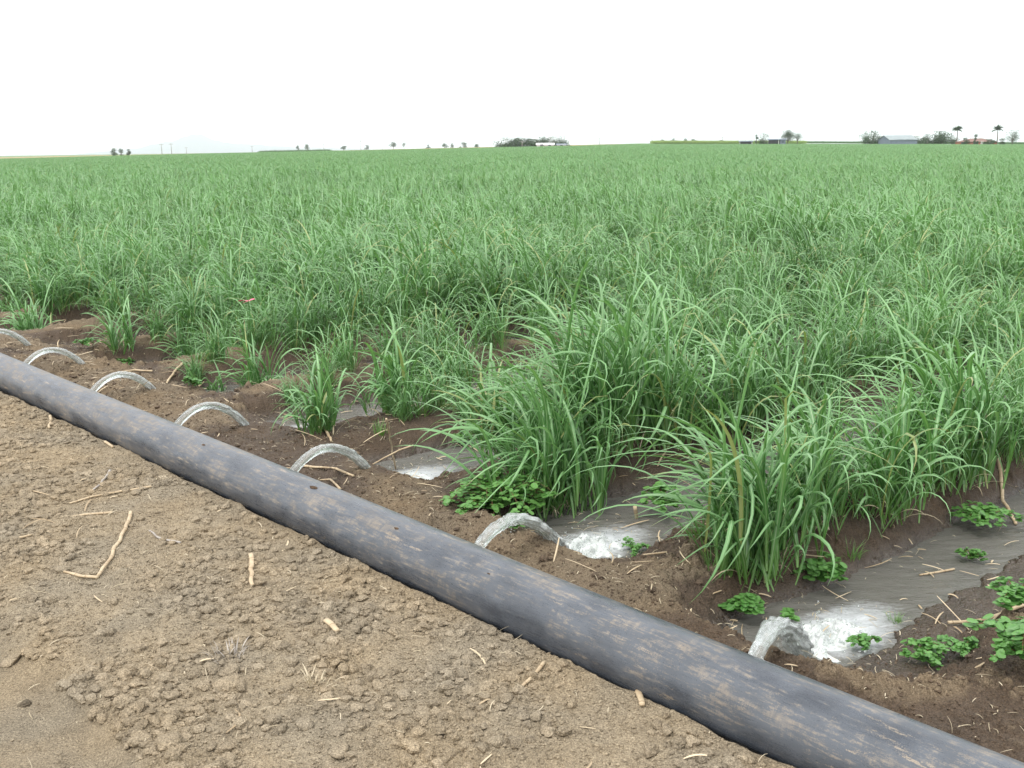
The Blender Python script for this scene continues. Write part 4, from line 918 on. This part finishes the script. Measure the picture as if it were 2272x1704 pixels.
# farmstead hedge of trees in the middle
D0 = 520
for i, (dx, w, h, lab, m) in enumerate([(1092, 36, 17, 'dense dark tree at the left end of the middle farmstead', 0), (1122, 42, 16, 'second dense tree from the left in the middle farmstead', 0), (1150, 34, 13, 'lower bushy tree in front of the gap in the middle farmstead', 0), (1172, 30, 17, 'rounded tree over the white shed in the middle farmstead', 0), (1196, 24, 19, 'tallest dark tree right of the white shed in the middle farmstead', 0), (1214, 26, 17, 'thin loose-crowned tree at the right end of the middle farmstead', 1)]):
    tree(dx, w * 1.35, h + 3, D0, lab, M_EUC if m else M_TREE, 20 + i, .02, .2 if m else 0., blobs=24, low=1.)
def building(dx, wpx, hpx, dist, depth, name, lab, wall, roof, kind='gable', eave=.7, rz=0., extra=None, cat='building'):
    x, y, z = farpos(dx, dist); w = px2m(wpx, dist); h = px2m(hpx, dist); az = math.atan2(x, y); root = empty(name, (x, y, z), lab, cat, None, -az + rz)
    e = h * eave; mb = MB(); mb.box((0, 0, e / 2), (w, depth, e))
    if kind == 'gable':      # ridge along the width
        mb.add([(-w / 2, -depth / 2, e), (-w / 2, depth / 2, e), (-w / 2, 0, h - .05)], [[0, 1, 2]]); mb.add([(w / 2, -depth / 2, e), (w / 2, depth / 2, e), (w / 2, 0, h - .05)], [[0, 2, 1]])
    link('wall', mb.mesh('wall', [wall], False), root)
    o_ = .35; mb = MB()
    if kind == 'gable': prof = [(-depth / 2 - o_, e - .15), (0, h), (depth / 2 + o_, e - .15)]; X = w / 2 + o_; ri = X
    elif kind == 'hip': prof = [(-depth / 2 - o_, e - .1), (0, h), (depth / 2 + o_, e - .1)]; X = w / 2 + o_; ri = max(.3, w / 2 - depth / 2)
    else: prof = [(-depth / 2 - o_, e + .02), (0, h), (depth / 2 + o_, h - .1)]; X = w / 2 + o_; ri = X
    V = [(-X, prof[0][0], prof[0][1]), (X, prof[0][0], prof[0][1]), (ri, prof[1][0], prof[1][1]), (-ri, prof[1][0], prof[1][1]), (X, prof[2][0], prof[2][1]), (-X, prof[2][0], prof[2][1])]
    V2 = [(a, b, c - .12) for a, b, c in V]
    mb.add(V + V2, [[0, 1, 2, 3], [3, 2, 4, 5], [9, 8, 7, 6], [11, 10, 8, 9], [0, 6, 7, 1], [4, 10, 11, 5]]); mb.add(V + V2, [[1, 7, 8, 2], [2, 8, 10, 4], [0, 3, 9, 6], [3, 5, 11, 9]])
    if kind == 'hip': mb.add(V, [[1, 4, 2], [0, 3, 5]])
    link('roof', mb.mesh('roof', [roof], False), root)
    for (nm, u, v, ww, hh, mat) in (extra or []):
        mb = MB(); mb.box((u * w, -depth / 2 - .02, v * e), (ww, .10, hh)); link(nm, mb.mesh(nm, [mat], False), root)
    return root
building(1178, 36, 8, D0 - 12, 6, 'farm_shed', 'low white shed in front of the middle farmstead trees', M_WHITE, M_WHITE, 'gable', .62, extra=[('door', -.2, .4, 1.6, 1.8, M_BLACK), ('window', .25, .5, 1.4, .8, M_GLASS)])
building(1213, 20, 6, D0 - 12, 5, 'farm_shed', 'small pale shed under the loose tree at the right end of the middle farmstead', M_WHITE, M_STEEL, 'gable', .7, extra=[('window', 0, .5, 1.2, .7, M_GLASS)])
D1 = 480
building(1938, 55, 20, D1, 12, 'steel_shed', 'large blue-grey steel shed with a pale pitched roof on the right horizon', M_STEEL, M_ROOFS, 'gable', .58, .42, extra=[('roller_door', -.12, .42, 3.2, 3.0, M_STEEL), ('roller_door', .22, .42, 3.2, 3.0, M_STEEL)])
building(2108, 72, 14, D1, 11, 'brick_house', 'red brick house with a brown hipped roof between the two palms', M_BRICK, M_TILE, 'hip', .58, extra=[('window', -.3, .55, 1.8, 1.2, M_GLASS), ('window', 0, .55, 1.8, 1.2, M_GLASS), ('door', .15, .45, 1.0, 2.1, M_WHITE), ('window', .32, .55, 1.8, 1.2, M_GLASS)])
building(1611, 27, 9, D1, 6, 'open_shed', 'low black-fronted open shed at the left of the right-hand farms', M_BLACK, M_STEEL, 'skillion', .85, extra=[('post', -.45, .5, .2, 2, M_WHITE), ('post', .45, .5, .2, 2, M_WHITE)])
building(1678, 34, 13, D1, 7, 'carport', 'flat-roofed farm shed with a dark open bay between two trees', M_STEEL, M_STEEL, 'skillion', .86, extra=[('bay_shade', -.15, .4, 5, 2.4, M_BLACK), ('post', .1, .45, .25, 3, M_WHITE), ('window', .35, .55, 1.2, .8, M_GLASS)])  # the bay is a solid near-black panel, its shade painted on
TR = [(1648, 24, 21, D1 + 8, 'dark tree beside the open black-fronted shed', 0, .1, 0), (1633, 8, 20, D1 + 15, 'slim pale tree behind the dark tree at the open shed', 1, .2, .5), (1701, 26, 28, D1 + 8, 'dark leafy tree right of the flat-roofed farm shed', 0, .3, 0), (1722, 22, 22, D1 + 14, 'pale open-crowned tree right of the flat-roofed shed', 1, .4, .6),
 (1886, 38, 26, D1 + 6, 'big dark tree hugging the left end of the steel shed', 0, .1, 0), (1869, 18, 25, D1 + 15, 'paler tree behind the left side of the big dark tree', 1, .3, .3), (1978, 24, 16, D1 + 8, 'small round tree at the right end of the steel shed', 0, .1, 0), (2003, 36, 19, D1 + 12, 'broad low reddish-green tree right of the steel shed', 0, .1, 0), (2030, 44, 25, D1 + 14, 'broad domed dark tree left of the first palm', 0, .1, 0), (2058, 20, 16, D1 + 6, 'low bush at the foot of the left palm', 0, .1, 0),
 (2107, 10, 21, D1 - 9, 'slim dark conifer in front of the brick house', 0, .1, 0), (2186, 26, 27, D1 + 12, 'pale open gum tree at the far right of the horizon', 1, .3, .5), (2136, 24, 11, D1 - 10, 'low dark bush before the brick house', 0, .05, 0), (2164, 18, 12, D1 - 5, 'low bush right of the right-hand palm', 0, .05, 0),
 (2084, 14, 13, D1 - 6, 'small dark bush at the left wall of the brick house', 0, .05, 0),
 (1455, 10, 9, 700, 'small pale tree above the left end of the yellow-green crop strip', 1, .15, .2), (1480, 10, 9, 700, 'second small tree above the yellow-green crop strip', 1, .15, .2), (1497, 16, 8, 710, 'third small tree above the yellow-green crop strip', 1, .1, .1), (1430, 12, 7, 700, 'lowest tree left of the yellow-green crop strip', 1, .1, .1), (1558, 14, 6, 720, 'tiny dark tree behind the middle of the crop strip', 0, .1, 0),
 (248, 18, 13, 620, 'left tree of the dark pair on the left horizon', 0, .15, .2), (262, 14, 12, 620, 'right-leaning tree joined to the dark pair on the left horizon', 0, .15, .2), (278, 10, 11, 620, 'single dark tree right of the pair on the left horizon', 0, .15, .1),
 (644, 8, 11, 800, 'tiny pale tree left of its larger neighbour on the horizon', 1, .35, .4), (664, 14, 12, 800, 'small slanting pale tree on the horizon beyond the dark green strip', 1, .3, .3), (742, 13, 8, 850, 'low grey-blue tree on the horizon', 1, .2, .2), (792, 12, 9, 850, 'low round grey-blue tree on the horizon left of the umbrella-shaped one', 1, .2, .2),
 (850, 16, 14, 850, 'umbrella-shaped pale tree on the horizon', 1, .4, .3), (873, 11, 12, 850, 'thin pale tree right of the umbrella-shaped one', 1, .45, .5), (925, 12, 7, 870, 'low tree left of the chain of trees before the middle farmstead', 1, .1, .1), (960, 14, 9, 870, 'low round tree in the chain before the middle farmstead', 1, .1, .1), (977, 10, 9, 870, 'narrow tree in the chain before the middle farmstead', 1, .1, .1), (1000, 16, 10, 870, 'widest tree in the chain before the middle farmstead', 1, .1, .1), (1030, 14, 6, 880, 'last low tree in the chain before the middle farmstead', 1, .1, .1)]
for i, (dx, w, h, dist, lab, m, trk, op) in enumerate(TR): tree(dx, w * 1.15, h + 2, dist, lab, M_EUC if m else M_TREE, 60 + i, trk, op, blobs=6 if w < 20 else 14, low=.8 if trk < .2 else 0.)
palm(2066, 36, D1, 'left of two tall palms, left of the brick house', 5); palm(2153, 37, D1 - 4, 'right of two tall palms, at the right end of the brick house', 6)
for dx, h, dist, lab in [(350, 22, 560, 'shorter of the two thick power poles left of the pale hill'), (371, 23, 540, 'taller of the two thick power poles left of the pale hill'), (403, 13, 800, 'small power pole under the pale hill'), (545, 13, 800, 'lone small power pole left of the dark green strip'), (700, 14, 800, 'small power pole right of the slanting pale tree'), (780, 20, 700, 'power pole between the two low grey-blue trees'), (827, 11, 900, 'faint power pole left of the umbrella-shaped tree'), (1128, 13, D0 - 20, 'pale pole in front of the middle farmstead'), (1188, 20, D0 - 18, 'thin pole rising over the white shed of the middle farmstead'), (1295, 15, 700, 'faint pole right of the middle farmstead'), (1408, 16, 700, 'faint pole left of the yellow-green crop strip'), (1560, 14, 700, 'faint pole behind the yellow-green crop strip'), (1855, 18, 650, 'faint pole left of the big dark tree at the steel shed')]:
    pole(dx, h, dist, lab)
# the yellow-green crop strip and the dark green one
M_YCROP = mat_leaf('yellow_crop_leaf', (.17, .26, .06), (.30, .38, .12), rib=(.3, .36, .14)); M_DCROP = mat_leaf('dark_crop_leaf', (.03, .10, .035), (.07, .16, .06))
YP = [lmesh('crop_patch', patch_parts(np.random.default_rng(340 + i), 2.2), M_YCROP) for i in range(2)]; DP = [lmesh('dark_crop_patch', patch_parts(np.random.default_rng(350 + i), 1.4), M_DCROP) for i in range(2)]
def strip(name, dx0, dx1, r0, r1, sc_, meshes, lab):
    a0, a1 = [math.atan2(hdir(d * K)[0], hdir(d * K)[1]) for d in (dx0, dx1)]; P = patch_grid(r0, r1, 3.4, a0, a1); z = far_z(np.array([p[0] for p in P]), np.array([p[1] for p in P]))
    instance_stuff(name, [(p[0], p[1], q) for p, q in zip(P, z)], R0.uniform(-3, 3, len(P)), np.full(len(P), sc_), R0.integers(0, 2, len(P)), meshes, lab, 'crop')
strip('yellow_crop', 1415, 1730, 560, 590, 1.15, YP, 'strip of yellow-green crop along the horizon left of the farms')
strip('green_crop', 1730, 2400, 600, 620, 1.2, DP, 'low green crop behind the right-hand farms')
strip('dark_crop', 575, 700, 436, 450, 1.35, DP, 'short strip of darker green crop at the far left edge of the field')

# pale far hills
def hills():
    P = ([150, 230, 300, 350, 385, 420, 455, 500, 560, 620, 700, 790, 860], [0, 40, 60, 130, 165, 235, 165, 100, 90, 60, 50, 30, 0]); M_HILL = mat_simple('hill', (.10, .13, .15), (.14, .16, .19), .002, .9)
    xs = np.linspace(150, 860, 150); V = []
    for j, (dist, f) in enumerate([(9000, 0.), (9500, .45), (10200, 1.), (11200, .6), (12500, 0.)]):
        for q in xs:
            d = hdir(q * K); h = (np.interp(q - 25, *P) + np.interp(q + 25, *P) + np.interp(q, *P) + np.interp(q - 12, *P) + np.interp(q + 12, *P)) / 5 * f * .68 * (1 + .18 * float(fbm(np.array([q * .05]), np.array([j * 1.]), 4, 3)[0])); V.append((d[0] * dist, d[1] * dist, h * 1.15 + float(far_z(np.array([d[0] * dist]), np.array([d[1] * dist]))[0]) - 1))
    n = len(xs); i = np.arange(4)[:, None] * n; j = np.arange(n - 1)[None]; F = np.stack([i + j, i + j + 1, i + n + j + 1, i + n + j], -1).reshape(-1, 4)
    link('hills', mesh_np('hills', np.array(V), F, [M_HILL]), kind='structure')
hills()

# ------------------------------------------------------------------ haze
def haze():
    mb = MB(); mb.box((0, 0, 150), (29000, 29000, 304)); m = bpy.data.materials.new('haze'); m.use_nodes = True; n = m.node_tree.nodes; n.clear()
    o = n.new('ShaderNodeOutputMaterial'); v = n.new('ShaderNodeVolumePrincipled'); v.inputs['Color'].default_value = (.93, .96, 1, 1); v.inputs['Density'].default_value = .00014; v.inputs['Anisotropy'].default_value = .2
    m.node_tree.links.new(v.outputs[0], o.inputs['Volume']); link('haze', mb.mesh('haze', [m], False), kind='stuff')
if True: haze()
